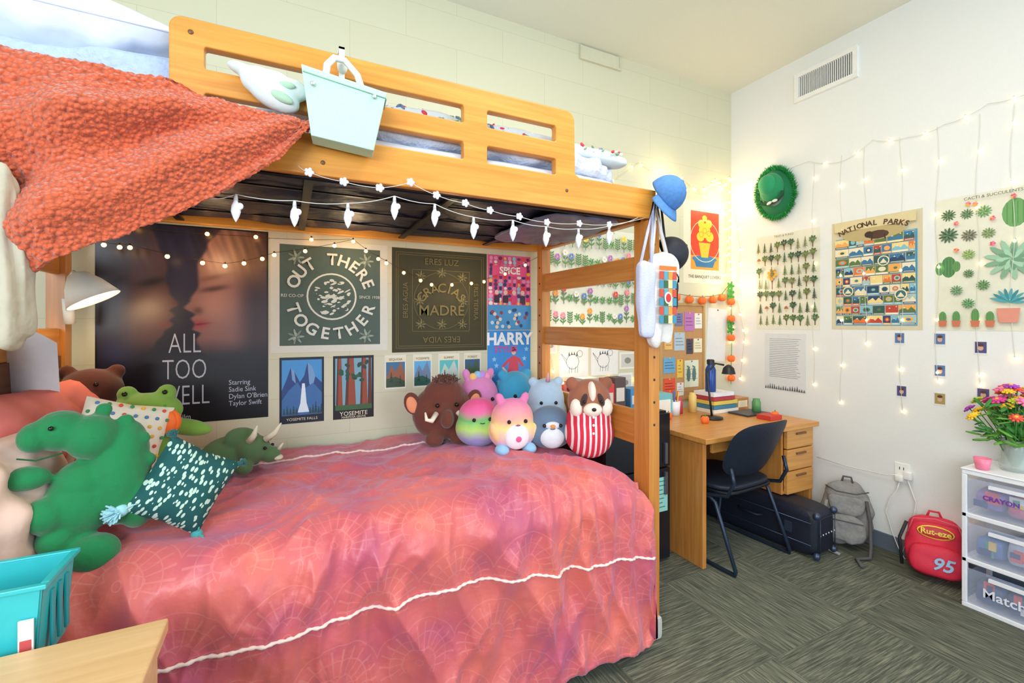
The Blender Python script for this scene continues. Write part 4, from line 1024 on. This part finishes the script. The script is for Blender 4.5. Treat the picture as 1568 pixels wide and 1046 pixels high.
def redbag():
    rd=M((222,40,70),.6,'cloth',scale=160,bump=.15);pk=M((240,96,120),.6,'cloth');yl=M((246,214,70),.5)
    e=empty('small_backpack',(3.19,1.21,0),rz=R(-66))
    b=MB();T=Matrix.Rotation(R(-14),4,'X')
    b.soft(-.125,.125,-.07,.07,.005,.325,rd,16,3.2,.012,8,T=T);b.soft(-.11,.11,-.12,-.05,.02,.18,rd,12,3.4,.008,8,T=T)
    b.build('body',parent=e)
    b=MB()
    b.tube([T@Vector(p) for p in((-.115,-.06,.22),(-.09,-.07,.30),(0,-.075,.315),(.09,-.07,.30),(.115,-.06,.22))],.004,pk,6)
    b.tube([T@Vector(p) for p in((-.03,0,.32),(-.02,0,.35),(.02,0,.35),(.03,0,.32))],.006,rd,6)
    b.tube([(-.12,-.02,.29),(-.15,-.04,.2),(-.14,-.03,.05)],.008,M((40,40,50),.6),6)
    b.ell(T@Vector((0,-.075,.245)),(.078,.006,.035),yl,(R(-14),0,0),20,8)
    b.ell(T@Vector((0,-.079,.245)),(.071,.005,.029),M((200,40,50),.5),(R(-14),0,0),20,8)
    b.build('trim',parent=e)
    text('Rut-eze',.040,T@Vector((0,-.087,.245)),yl,e,(R(76),0,0),off=.001)
    text('95',.085,T@Vector((.02,-.129,.09)),M((150,190,225),.5),e,(R(76),0,0),off=.002,shear=.3)
redbag()
def cart():
    e=empty('drawer_cart');wh=M((242,244,250),.35)
    pm=bpy.data.materials.new('clear_plastic');pm.use_nodes=True;p=pm.node_tree.nodes['Principled BSDF'];p.inputs['Base Color'].default_value=lin((206,218,245));p.inputs['Roughness'].default_value=.15;p.inputs['Alpha'].default_value=.2
    nzn=pm.node_tree.nodes.new('ShaderNodeTexNoise');nzn.inputs['Scale'].default_value=25;bpn=pm.node_tree.nodes.new('ShaderNodeBump');bpn.inputs['Strength'].default_value=.05
    pm.node_tree.links.new(nzn.outputs[0],bpn.inputs['Height']);pm.node_tree.links.new(bpn.outputs[0],p.inputs['Normal'])
    x0,x1,y0,y1=3.01,3.31,.64,1.04
    b=MB()
    for z in(.0,.222,.444,.655): b.box(x0,x1,y0,y1,z,z+.022,wh)
    for y in(y0,y1-.02):
        for x in(x0,x1-.02): b.box(x,x+.02,y,y+.02,.022,.655,wh)
    b.box(x0-.004,x1,y0-.004,y1+.004,.677,.684,wh)
    b.build('frame',parent=e,bevel=.004)
    for k,z in enumerate((.03,.252,.474)):
        b=MB();b.box(x0+.002,x0+.006,y0+.025,y1-.025,z,z+.165,pm);b.box(x0+.006,x1-.03,y1-.029,y1-.025,z,z+.15,pm);b.box(x0+.006,x1-.03,y0+.03,y1-.03,z,z+.004,pm)
        b.box(x0-.012,x0+.002,y0+.1,y1-.1,z+.135,z+.15,wh);b.build('drawer',parent=e)
    random.seed(9);b=MB()
    items=[[(.50,(90,170,180)),(.50,(214,120,140)),(.5,(150,120,190))],[(.27,(50,70,140)),(.27,(200,206,225)),(.27,(90,130,190))],[(.05,(24,44,84)),(.05,(30,70,110)),(.05,(60,90,140))]]
    for r in items:
        for k,(z,c) in enumerate(r):
            y=y0+.04+k*.11
            b.soft(x0+.03,x1-.08,y,y+.105,z-.010,z+.07+.04*random.random(),M(c,.6),6,5,.01,12)
            for q in range(4):
                yy=y+random.uniform(0,.06);zz=z+random.uniform(0,.06)
                b.box(x0+.018-.001*q,x0+.026,yy,yy+random.uniform(.02,.05),zz,zz+random.uniform(.015,.045),M(random.choice([(240,90,60),(250,250,250),(250,210,90),(60,160,120),(40,60,120),(230,70,120)]),.5))
    b.build('contents',parent=e)
    text('Match',.06,(x0-.001,.89,.10),M((235,238,250),.5),e,(R(90),0,R(-90)),off=.001)
    text('CRAYON',.03,(x0-.001,.90,.56),M((120,60,170),.5),e,(R(90),0,R(-90)),off=.001)
cart()
def bouquet():
    e=empty('flower_bouquet',(3.17,.90,.685));random.seed(21)
    b=MB();gl=M((205,218,212),.15,alpha=.4);b.lathe((0,0,0),[(.001,0),(.05,.001),(.055,.03),(.045,.10),(.05,.15),(.047,.15),(.042,.10),(.05,.03),(.001,.006)],gl);b.build('vase',parent=e)
    b=MB();gm=M((60,130,50),.6);g2=M((96,160,60),.6)
    heads=[]
    for i in range(46):
        a=random.uniform(0,6.28);r=random.uniform(.02,.17);z=.40-.9*r*r*8*.3+random.uniform(-.07,.03)
        p=Vector((min(.12,r*math.cos(a)),r*math.sin(a),z-.3*r));heads.append(p)
        b.tube([(.01*math.cos(a),.01*math.sin(a),.02),(p.x*.4,p.y*.4,p.z*.55),p],.0025,gm,5)
    for i in range(150):
        a=random.uniform(0,6.28);r=random.uniform(.03,.15);p=(min(.11,r*math.cos(a)),r*math.sin(a),random.uniform(.13,.33))
        b.ell(p,(.034,.010,.004),random.choice([gm,g2]),(random.uniform(-1,1),random.uniform(-1,1),random.uniform(0,6.28)),7,5)
    b.build('foliage',parent=e)
    b=MB();cs=[(226,70,150),(245,200,50),(170,70,190),(236,120,170),(235,90,70),(190,205,60)]
    for i,p in enumerate(heads):
        c=M(cs[i%6],.6);n=9;R_=.026 if i%3 else .034
        out=Vector((p.x,p.y,.16)).normalized();q=out.to_track_quat('Z','Y')
        for ring,rr in((0,1.0),(1,.6)):
            for k in range(n):
                t=k*2*math.pi/n+ring*.3
                d=q@Vector((math.cos(t)*R_*rr*.65,math.sin(t)*R_*rr*.65,.006*ring))
                b.ell(p+d,(R_*.5*rr,R_*.22,.005),c,(q@Euler((0,0,t)).to_quaternion()).to_euler(),6,4)
        b.ell(p+q@Vector((0,0,.007)),(.009,.009,.007),M((240,190,50),.7),q.to_euler(),6,5)
    b.build('blooms',parent=e)
    b=MB();b.lathe((3.06,.98,.685),[(.001,0),(.024,.001),(.034,.055),(.030,.055),(.022,.01),(.001,.008)],M((240,130,160),.4));b.build('flower_pot')
bouquet()

# ================================================================== foreground desk and caddy
b=MB();W1=wood((230,192,142),(216,174,122),'X');b.box(-1.6,-.235,.45,1.24,.72,.75,W1);b.box(-.275,-.25,.47,1.22,0,.72,W1);b.box(-1.6,-.275,1.19,1.21,.3,.72,W1);b.box(-1.6,-1.57,.47,1.19,0,.72,W1);b.build('side_table',bevel=.004)
def caddy():
    e=empty('shower_caddy');tm=M((48,184,190),.4);dk=M((20,60,90),.5)
    b=MB();x0,x1,y0,y1,z0,z1=-.85,-.45,1.265,1.425,.68,.862
    th=.006
    b.box(x0+.02,x1-.02,y0+.012,y1-.012,z0,z0+.006,tm)
    def quad(p,q,inw):
        vs=[]
        for (x,y) in(p,q):
            for z,k in((z0,0),(z1,1)):
                cx,cy=(x0+x1)/2,(y0+y1)/2;s=.93+.07*k
                vs.append(Vector((cx+(x-cx)*s,cy+(y-cy)*s,z)))
        n=Vector(inw)*th
        vs2=[v+n for v in vs]
        b.add(vs+vs2,[(0,2,3,1),(4,5,7,6),(1,3,7,5),(0,4,6,2),(0,1,5,4),(2,6,7,3)],tm)
    quad((x0,y0),(x1,y0),(0,1,0));quad((x0,y1),(x1,y1),(0,-1,0));quad((x1,y0),(x1,y1),(-1,0,0));quad((x0,y0),(x0,y1),(1,0,0))
    b.box(x0-.008,x1+.008,y0-.008,y0+.006,z1-.006,z1+.004,tm);b.box(x0-.008,x1+.008,y1-.006,y1+.008,z1-.006,z1+.004,tm)
    b.box(x1-.006,x1+.008,y0+.006,y1-.006,z1-.006,z1+.004,tm);b.box(x0-.008,x0+.006,y0+.006,y1-.006,z1-.006,z1+.004,tm)
    for k in range(3): b.box(x1-.004,x1+.002,y0+.04+k*.035,y0+.055+k*.035,z0+.03,z1-.03,M((36,160,170),.4))
    b.box(x0+.2,x0+.206,y0+.01,y1-.01,z0,z1-.03,tm)
    b.build('tub',parent=e,bevel=.002)
    b=MB();b.box(-.485,-.462,y0-.006,y0-.002,.72,.80,M((240,240,235),.5));b.box(-.482,-.465,y0-.008,y0-.006,.73,.76,M((200,80,80),.5));b.build('tag',parent=e)
    b=MB();b.tube([(-.56,y0-.01,.86),(-.565,y0-.012,.80),(-.55,y0-.012,.72)],.006,dk,6);b.build('strap',parent=e)
    for k,(x,c) in enumerate(((-.78,(240,240,240)),(-.70,(230,120,150)))):
        b=MB();b.lathe((x,1.34,z0+.008),[(.001,0),(.025,.001),(.025,.11),(.012,.125),(.012,.14),(.001,.14)],M(c,.4));b.build('bottle',parent=e)
    s=MB();s.box(-.84,-.56,1.262,1.42,0,.678,M((225,225,225),.5));s.build('added_caddy_support',bevel=.004)  # made-up stand behind the table, added to hold up the caddy
caddy()

b=MB();wh=M((240,238,225),.4);b.cyl((-.79,2.43,1.50),(-.79,2.45,1.40),.018,.018,wh)
b.tube([(-.79,2.43,1.48),(-.77,2.38,1.58),(-.74,2.33,1.60),(-.72,2.3,1.56)],.007,wh)
T=Matrix.Translation((-.70,2.28,1.555))@Matrix.Rotation(R(-28),4,'Y')
prof=[(.015,.04),(.03,.035),(.06,-.01),(.088,-.075),(.085,-.075),(.056,-.01),(.026,.03)]
vs=[];seg=28
for r_,z in prof:
    for j in range(seg): vs.append(T@Vector((r_*math.cos(2*math.pi*j/seg),r_*math.sin(2*math.pi*j/seg),z)))
b.add(vs,[(i*seg+j,i*seg+(j+1)%seg,(i+1)*seg+(j+1)%seg,(i+1)*seg+j) for i in range(len(prof)-1) for j in range(seg)],wh,True)
b.ell(T@Vector((0,0,-.02)),.028,M((255,210,140),.4,emit=6))
b.build('clip_lamp')
pl=MB();vs=[]
for i in range(9):
    for j in range(9):
        u,v=i/8,j/8;vs.append((-.83+.14*u,2.10-.05*math.sin(u*2.5)-.03*v,1.15+.23*v+.03*math.sin(u*3)-.05*u))
pl.add(vs,[(i*9+j,i*9+j+1,(i+1)*9+j+1,(i+1)*9+j) for i in range(8) for j in range(8)],M((226,226,230),.7),True);pl.build('hanging_note')

# ================================================================== PLUSH + PILLOWS
pk=M((222,122,114),.85,'cloth',scale=20,bump=.3);cr=M((222,190,174),.85,'cloth',scale=20,bump=.3)
pillow('throw_pillow',.60,.42,.20,pk,(-.72,2.0,.99),(R(-14),0,R(80)),wr=.04)
pillow('throw_pillow',.40,.36,.18,cr,(-.66,1.62,.93),(R(-20),0,R(70)),wr=.04)
def eyes(b,pts,r=.008,c=(15,15,18)):
    for p in pts: b.ell(p,r,M(c,.2),None,10,8)
def greendino():
    e=empty('plush_dinosaur',(0,1.64,0));g=M((12,122,68),.9,'plush',scale=60,bump=.3)
    def P(u,v):return (-.632+(u-30)*.00139,1.165-(v-625)*.00181)
    parts=[]
    for u,v,ru,rv,y,ry in((92,655,42,30,.0,.06),(138,668,42,34,.0,.065),(188,700,34,50,.04,.07),(175,740,52,72,.03,.09),(120,765,56,50,.0,.08),(56,714,34,17,-.05,.035),(84,768,32,26,-.06,.045),(150,835,42,28,-.05,.055),(125,735,46,34,0,.07),(205,775,34,45,.02,.06),(95,808,30,24,-.04,.05)):
        x,z=P(u,v);parts.append(((x,y,z),(ru*.00139,ry,rv*.00181)))
    x,z=P(60,660);parts.append(((x,-.02,z),(.034,.05,.040)))
    for u,v in((150,630),(185,650),(212,680),(222,715)):
        x,z=P(u,v);parts.append(((x,.03,z),(.020,.018,.020)))
    blob('body',parts,g,.006,e,sm=4)
    b=MB();x,z=P(92,645);eyes(b,[(x,-.062,z)],.006)
    st=M((8,86,50),.9)
    x,z=P(60,684);b.tube([(x-.02,-.06,z),(x+.02,-.072,z-.006),(x+.07,-.066,z+.006)],.002,st,5)
    b.build('details',parent=e)
greendino()
def tealpillow():
    m=bpy.data.materials.new('leaf_print');m.use_nodes=True;nt=m.node_tree;n=nt.nodes;l=nt.links;bs=n['Principled BSDF'];bs.inputs['Roughness'].default_value=.85
    tc=n.new('ShaderNodeTexCoord');mp=n.new('ShaderNodeMapping');mp.inputs['Scale'].default_value=(95,8,48);mp.inputs['Rotation'].default_value=(0,.5,0);v=n.new('ShaderNodeTexVoronoi');v.inputs['Scale'].default_value=1
    l.new(tc.outputs['Object'],mp.inputs[0]);l.new(mp.outputs[0],v.inputs['Vector'])
    r=n.new('ShaderNodeValToRGB');r.color_ramp.interpolation='CONSTANT';r.color_ramp.elements[0].color=lin((186,214,198));r.color_ramp.elements[1].position=.38;r.color_ramp.elements[1].color=lin((14,80,80))
    l.new(v.outputs['Distance'],r.inputs[0]);l.new(r.outputs[0],bs.inputs['Base Color'])
    o=pillow('tasseled_pillow',.215,.225,.11,m,(-.275,1.66,.915),(R(-12),R(34),R(14)))
    b=MB()
    for sx,sz,c,k_ in((-1,-1,(150,205,215),1.25),(1,-1,(60,150,150),1.1),(-1,1,(16,84,84),.6),(1,1,(16,84,84),.6)):
        p=Vector((sx*.104,-.005,sz*.109))
        b.ell(p,.014*k_,M(c,.9,'plush'))
        for k in range(120):
            d=Vector((sx*.7+random.uniform(-.8,.8),random.uniform(-.8,.8),sz*.7+random.uniform(-.8,.8))).normalized()*random.uniform(.022,.036)*k_
            b.tube([p,p+d],[.0032,.0022],M(c,.9,'plush'),4)
    b.build('tassels',parent=o)
tealpillow()
o=pillow('dotted_pillow',.24,.28,.12,M((234,226,206),.85,'cloth'),(-.50,1.93,1.0),(R(-14),R(16),R(16)))
b=MB();random.seed(8)
for i in range(-4,5):
    for j in range(-4,5):
        x=i*.030+(j%2)*.015;z=j*.030
        if abs(x)>.105 or abs(z)>.125:continue
        u=x/.12;v=z/.14;k=max(0,(1-abs(u)**3.2)*(1-abs(v)**3.2))**.55
        b.ell((x,-.06*k-.001,z),(.006,.0025,.006),M(random.choice([(220,80,60),(60,140,90),(240,180,60),(90,130,180)]),.8),None,8,5)
b.build('dots',parent=o)
def frog():
    e=empty('plush_frog',(-.475,2.16,0));g=M((122,168,64),.9,'plush')
    blob('body',[((0,0,.88),(.12,.10,.11)),((0,-.01,1.07),(.115,.08,.068)),((-.06,0,1.135),(.032,.032,.032)),((.06,0,1.135),(.032,.032,.032)),((.13,-.03,1.0),(.085,.035,.032),(0,R(14),0)),((-.13,-.03,1.03),(.075,.035,.03),(0,R(-10),0)),((.10,-.08,.815),(.06,.07,.04)),((-.10,-.08,.815),(.06,.07,.04))],g,.007,e)
    b=MB();eyes(b,[(-.06,-.032,1.14),(.06,-.032,1.14)],.009)
    b.tube([(-.06,-.075,1.06),(-.03,-.087,1.05),(0,-.09,1.047),(.03,-.087,1.05),(.06,-.075,1.06)],.003,M((60,110,40),.8),5);b.build('face',parent=e)
frog()
b=MB();pumpkin(b,(-.395,2.0,1.05),.052);b.build('plush_pumpkin')
e=empty('plush_bear',(-.68,2.33,0));br=M((84,36,24),.95,'plush')
blob('body',[((0,0,.94),(.11,.10,.15)),((0,-.02,1.14),(.10,.09,.085)),((-.08,0,1.21),(.03,.02,.03)),((.07,0,1.21),(.03,.02,.03)),((0,-.10,1.12),(.045,.035,.035))],br,.008,e)
b=MB();eyes(b,[(-.035,-.10,1.17),(.035,-.10,1.17),(0,-.138,1.13)],.008);b.build('face',parent=e)
def tri():
    e=empty('plush_triceratops',(-.17,2.24,.775),rz=R(10));g=M((80,110,68),.9,'plush');t=M((214,206,180),.8,'cloth')
    blob('body',[((-.03,.05,.07),(.12,.08,.075)),((.04,-.02,.09),(.065,.055,.06)),((.10,-.05,.065),(.04,.035,.035)),((0,0,.13),(.07,.03,.055),(0,R(15),0)),((-.10,.03,.03),(.035,.035,.04)),((.0,-.05,.025),(.035,.035,.03)),((.05,.06,.03),(.03,.03,.03)),((-.15,.08,.05),(.05,.03,.03))],g,.006,e)
    b=MB()
    for s in(-1,1): b.tube([(.05+s*.03,-.05,.13),(.075+s*.04,-.07,.16),(.09+s*.045,-.085,.20)],[.015,.012,.003],t,8)
    b.tube([(.13,-.06,.085),(.145,-.07,.11)],[.010,.002],t,8)
    eyes(b,[(.075,-.075,.10),(.11,-.03,.10)],.007);b.ell((.125,-.06,.05),(.022,.028,.012),t)
    b.build('horns',parent=e)
tri()
def mammoth():
    e=empty('plush_mammoth',(.755,2.37,.77),rz=R(-8));c=M((108,56,42),.95,'plush',scale=30,bump=.6)
    blob('body',[((0,0,.15),(.165,.125,.155)),((0,-.03,.25),(.11,.09,.09)),((-.06,-.09,.03),(.05,.05,.04)),((.07,-.09,.03),(.05,.05,.04)),((.0,-.13,.14),(.035,.05,.05))],c,.008,e)
    b=MB();pk_=M((238,150,110),.9,'plush')
    for s in(-1,1):
        b.ell((s*.165,-.02,.21),(.042,.018,.06),c,(0,s*.3,0));b.ell((s*.168,-.035,.205),(.028,.01,.045),pk_,(0,s*.3,0))
        b.tube([(s*.055,-.125,.17),(s*.085,-.16,.14),(s*.11,-.165,.15),(s*.115,-.155,.185)],[.014,.013,.010,.004],M((244,236,214),.7),8)
    for k in range(160):
        a=random.uniform(0,6.28);r=random.uniform(0,.07);p=Vector((r*math.cos(a),-.03+r*math.sin(a),.335-r*.25));b.tube([p,p+Vector((random.uniform(-.03,.03),random.uniform(-.03,.02),random.uniform(.005,.03)))],[.005,.002],c,4)
    eyes(b,[(-.05,-.125,.21),(.05,-.125,.21)],.011);b.build('tusks_and_face',parent=e)
mammoth()
def bands(name,stops,axis=2,rng=(0,1),rand=0):
    m=bpy.data.materials.new(name);m.use_nodes=True;nt=m.node_tree;n=nt.nodes;l=nt.links;bs=n['Principled BSDF'];bs.inputs['Roughness'].default_value=.9;bs.inputs['Sheen Weight'].default_value=.3
    tc=n.new('ShaderNodeTexCoord');sp=n.new('ShaderNodeSeparateXYZ');l.new(tc.outputs['Object'],sp.inputs[0])
    mr=n.new('ShaderNodeMapRange');mr.inputs[1].default_value=rng[0];mr.inputs[2].default_value=rng[1]
    src=sp.outputs[axis]
    if rand:
        nz=n.new('ShaderNodeTexNoise');nz.inputs['Scale'].default_value=12;l.new(tc.outputs['Object'],nz.inputs['Vector']);ma=n.new('ShaderNodeMath');ma.operation='MULTIPLY_ADD';ma.inputs[1].default_value=rand;l.new(nz.outputs[0],ma.inputs[0]);l.new(src,ma.inputs[2]);src=ma.outputs[0]
    l.new(src,mr.inputs[0]);r=n.new('ShaderNodeValToRGB');el=r.color_ramp.elements
    el[0].position=stops[0][0];el[0].color=lin(stops[0][1]);el[1].position=stops[-1][0];el[1].color=lin(stops[-1][1])
    for p,c in stops[1:-1]: q=el.new(p);q.color=lin(c)
    l.new(mr.outputs[0],r.inputs[0]);l.new(r.outputs[0],bs.inputs['Base Color']);return m
def squish(name,loc,w,h,m,rz=0,belly=None,ears=None,extra=None,face=True,snout=None):
    e=empty(name,loc,rz=rz)
    parts=[((0,0,h*.38),(w*.5,w*.42,h*.38)),((0,0,h*.60),(w*.44,w*.38,h*.38))]
    if ears=='pt':
        for s in(-1,1):parts.append(((s*w*.27,0,h*.98),(w*.09,w*.07,h*.11),(0,s*.3,0)))
    if ears=='rd':
        for s in(-1,1):parts.append(((s*w*.30,0,h*.92),(w*.12,w*.07,w*.12)))
    blob('body',parts,m,.007,e,sm=5)
    b=MB()
    if belly:b.ell((0,-w*.33,h*.33),(w*.26,w*.12,h*.24),belly,None,20,14)
    if snout:b.ell((0,-w*.34,h*.6),(w*.16,w*.07,w*.09),snout,None,16,10)
    if face:
        eyes(b,[(-w*.17,-w*.36,h*.60),(w*.17,-w*.36,h*.60)],w*.04)
        b.tube([(-.012,-w*.40,h*.54),(0,-w*.405,h*.53),(.012,-w*.40,h*.54)],.0018,M((30,20,30),.6),5)
    if extra:extra(b,w,h)
    b.build('face',parent=e);return e
Z=.768
squish('plush_unicorn',(.99,2.44,Z),.27,.345,M((226,140,198),.9,'plush'),0,ears='pt',extra=lambda b,w,h:[b.ell((w*.1*k,-.02,h*(.99-.03*abs(k))),.024,M(c,.9,'plush')) for k,c in((-1.5,(250,200,120)),(-.5,(150,200,240)),(.5,(200,150,230)),(1.5,(250,160,190)))])
squish('plush_caterpillar',(.885,2.18,Z),.24,.255,bands('tie_dye',[(0,(140,184,232)),(.3,(160,150,214)),(.5,(184,220,112)),(.7,(110,192,112)),(.85,(230,112,164)),(1,(236,84,146))],2,(0,.25),.05),R(-10))
squish('plush_octopus',(1.225,2.44,Z),.27,.355,M((64,164,206),.9,'plush'),0,ears='rd')
squish('plush_narwhal',(1.31,2.22,Z),.24,.33,M((190,216,240),.9,'plush'),R(-20),ears='rd',extra=lambda b,w,h:b.tube([(0,-.06,h*.95),(0,-.075,h*1.10)],[.014,.002],M((240,180,200),.7),8))
def catx(b,w,h):
    for s in(-1,1): b.ell((s*w*.28,-.06,.02),(.035,.045,.028),M((150,200,240),.9,'plush'));b.ell((s*w*.40,-.04,h*.38),(.025,.03,.05),M((250,200,140),.9,'plush'),(0,s*.4,0))
    b.ell((0,-w*.455,h*.30),(.014,.004,.014),M((235,90,150),.8));b.ell((0,-w*.41,h*.55),(.006,.004,.004),M((240,100,150),.7))
squish('plush_cat',(1.01,2.04,Z),.245,.265,bands('pastel',[(0,(160,200,240)),(.3,(246,190,212)),(.55,(248,224,140)),(.75,(246,172,162)),(1,(240,130,184))],2,(0,.28),.06),R(-10),belly=M((240,234,240),.9,'plush'),ears='pt',extra=catx)
squish('plush_penguin',(1.195,1.985,Z),.235,.22,M((100,124,152),.9,'plush'),R(-22),belly=M((220,226,232),.9,'plush'),snout=M((220,226,232),.9,'plush'),extra=lambda b,w,h:[b.ell((0,-w*.42,h*.6),(.013,.012,.008),M((250,150,60),.7)),b.ell((-w*.47,-.03,h*.4),(.018,.035,.05),M((90,112,140),.9,'plush')),b.ell((w*.47,-.03,h*.4),(.018,.035,.05),M((90,112,140),.9,'plush'))])
def badger():
    e=empty('plush_badger',(1.318,1.82,Z-.01),rz=R(-24));e.scale=(1,1,1.08)
    w=.245
    m=bpy.data.materials.new('red_stripe');m.use_nodes=True;nt=m.node_tree;n=nt.nodes;l=nt.links;bs=n['Principled BSDF'];bs.inputs['Roughness'].default_value=.9
    tc=n.new('ShaderNodeTexCoord');wv=n.new('ShaderNodeTexWave');wv.bands_direction='X';wv.inputs['Scale'].default_value=12;wv.inputs['Distortion'].default_value=.4
    l.new(tc.outputs['Object'],wv.inputs['Vector']);r=n.new('ShaderNodeValToRGB');r.color_ramp.interpolation='CONSTANT';r.color_ramp.elements[0].color=lin((214,44,70));r.color_ramp.elements[1].position=.68;r.color_ramp.elements[1].color=lin((244,230,230));l.new(wv.outputs[0],r.inputs[0]);l.new(r.outputs[0],bs.inputs['Base Color'])
    blob('pyjamas',[((0,0,.105),(w*.49,w*.42,.115)),((0,0,.17),(w*.45,w*.38,.07))],m,.006,e)
    bm=M((160,98,72),.95,'plush');cm=M((244,232,214),.95,'plush')
    blob('head',[((0,0,.245),(w*.43,w*.36,.10)),((-.085,0,.325),(.03,.02,.03)),((.085,0,.325),(.03,.02,.03))],bm,.006,e)
    b=MB()
    b.ell((0,-.05,.285),(.022,.045,.055),cm,(R(15),0,0));b.ell((0,-.083,.22),(.045,.03,.03),cm)
    for s in(-1,1): b.ell((s*.07,-.052,.225),(.032,.032,.04),cm);b.ell((s*.04,-.075,.262),(.016,.018,.03),M((70,44,40),.95,'plush'),(0,s*-.4,0))
    eyes(b,[(-.04,-.093,.255),(.04,-.093,.255)],.008);b.ell((0,-.113,.225),(.011,.008,.008),M((20,15,15),.3))
    for k in range(3): b.ell((0,-.100,.19-.035*k),(.006,.004,.006),M((240,240,240),.5))
    b.build('face',parent=e)
badger()

# ================================================================== CAMERA + LIGHT
cd=bpy.data.cameras.new('camera');cam=bpy.data.objects.new('camera',cd);COL.objects.link(cam)
cam.location=(0,0,1.4);cam.rotation_euler=(R(90),0,R(-26.3));cd.sensor_width=36;cd.lens=16.0;cd.shift_y=-27.7/1568;cd.clip_start=.05
scene.camera=cam
w=bpy.data.worlds.new('world');scene.world=w;w.use_nodes=True
bg=w.node_tree.nodes['Background'];bg.inputs[0].default_value=(.74,.86,1,1);bg.inputs[1].default_value=.82
def area(name,loc,target,sx,sy,e,c):
    d=bpy.data.lights.new(name,'AREA');d.shape='RECTANGLE';d.size=sx;d.size_y=sy;d.energy=e;d.color=c
    o=bpy.data.objects.new(name,d);COL.objects.link(o);o.location=loc
    o.rotation_euler=(Vector(target)-Vector(loc)).to_track_quat('-Z','Y').to_euler();return o
area('side_light',(-1.5,-1.5,2.1),(1.6,2.2,.9),2.0,1.6,112,(.84,.92,1))  # unseen area light, placed to the left so the folds get shading
area('room_window_light',(2.6,-2.3,1.6),(1.4,2.4,1.4),1.6,1.6,48,(.82,.91,1))
area('overhead_fill',(1.3,.7,3.28),(1.3,.7,0),1.2,1.2,36,(1,.92,.76))  # unseen overhead light added to brighten the room and warm the upper wall
def pt(loc,e,c=(1,.72,.4),r=.05):
    d=bpy.data.lights.new('string_glow','POINT');d.energy=e;d.color=c;d.shadow_soft_size=r;o=bpy.data.objects.new('string_glow',d);COL.objects.link(o);o.location=loc
pt((3.15,2.45,2.4),2.4);pt((3.15,2.45,1.7),1.4);pt((2.55,2.48,2.5),1.6);pt((-.66,2.25,1.50),2.5);pt((.3,2.42,1.76),1.2);pt((.9,2.42,1.62),1.2);pt((-.3,2.44,1.7),.8);pt((1.65,2.4,1.15),1.3)
scene.view_settings.view_transform='Standard'
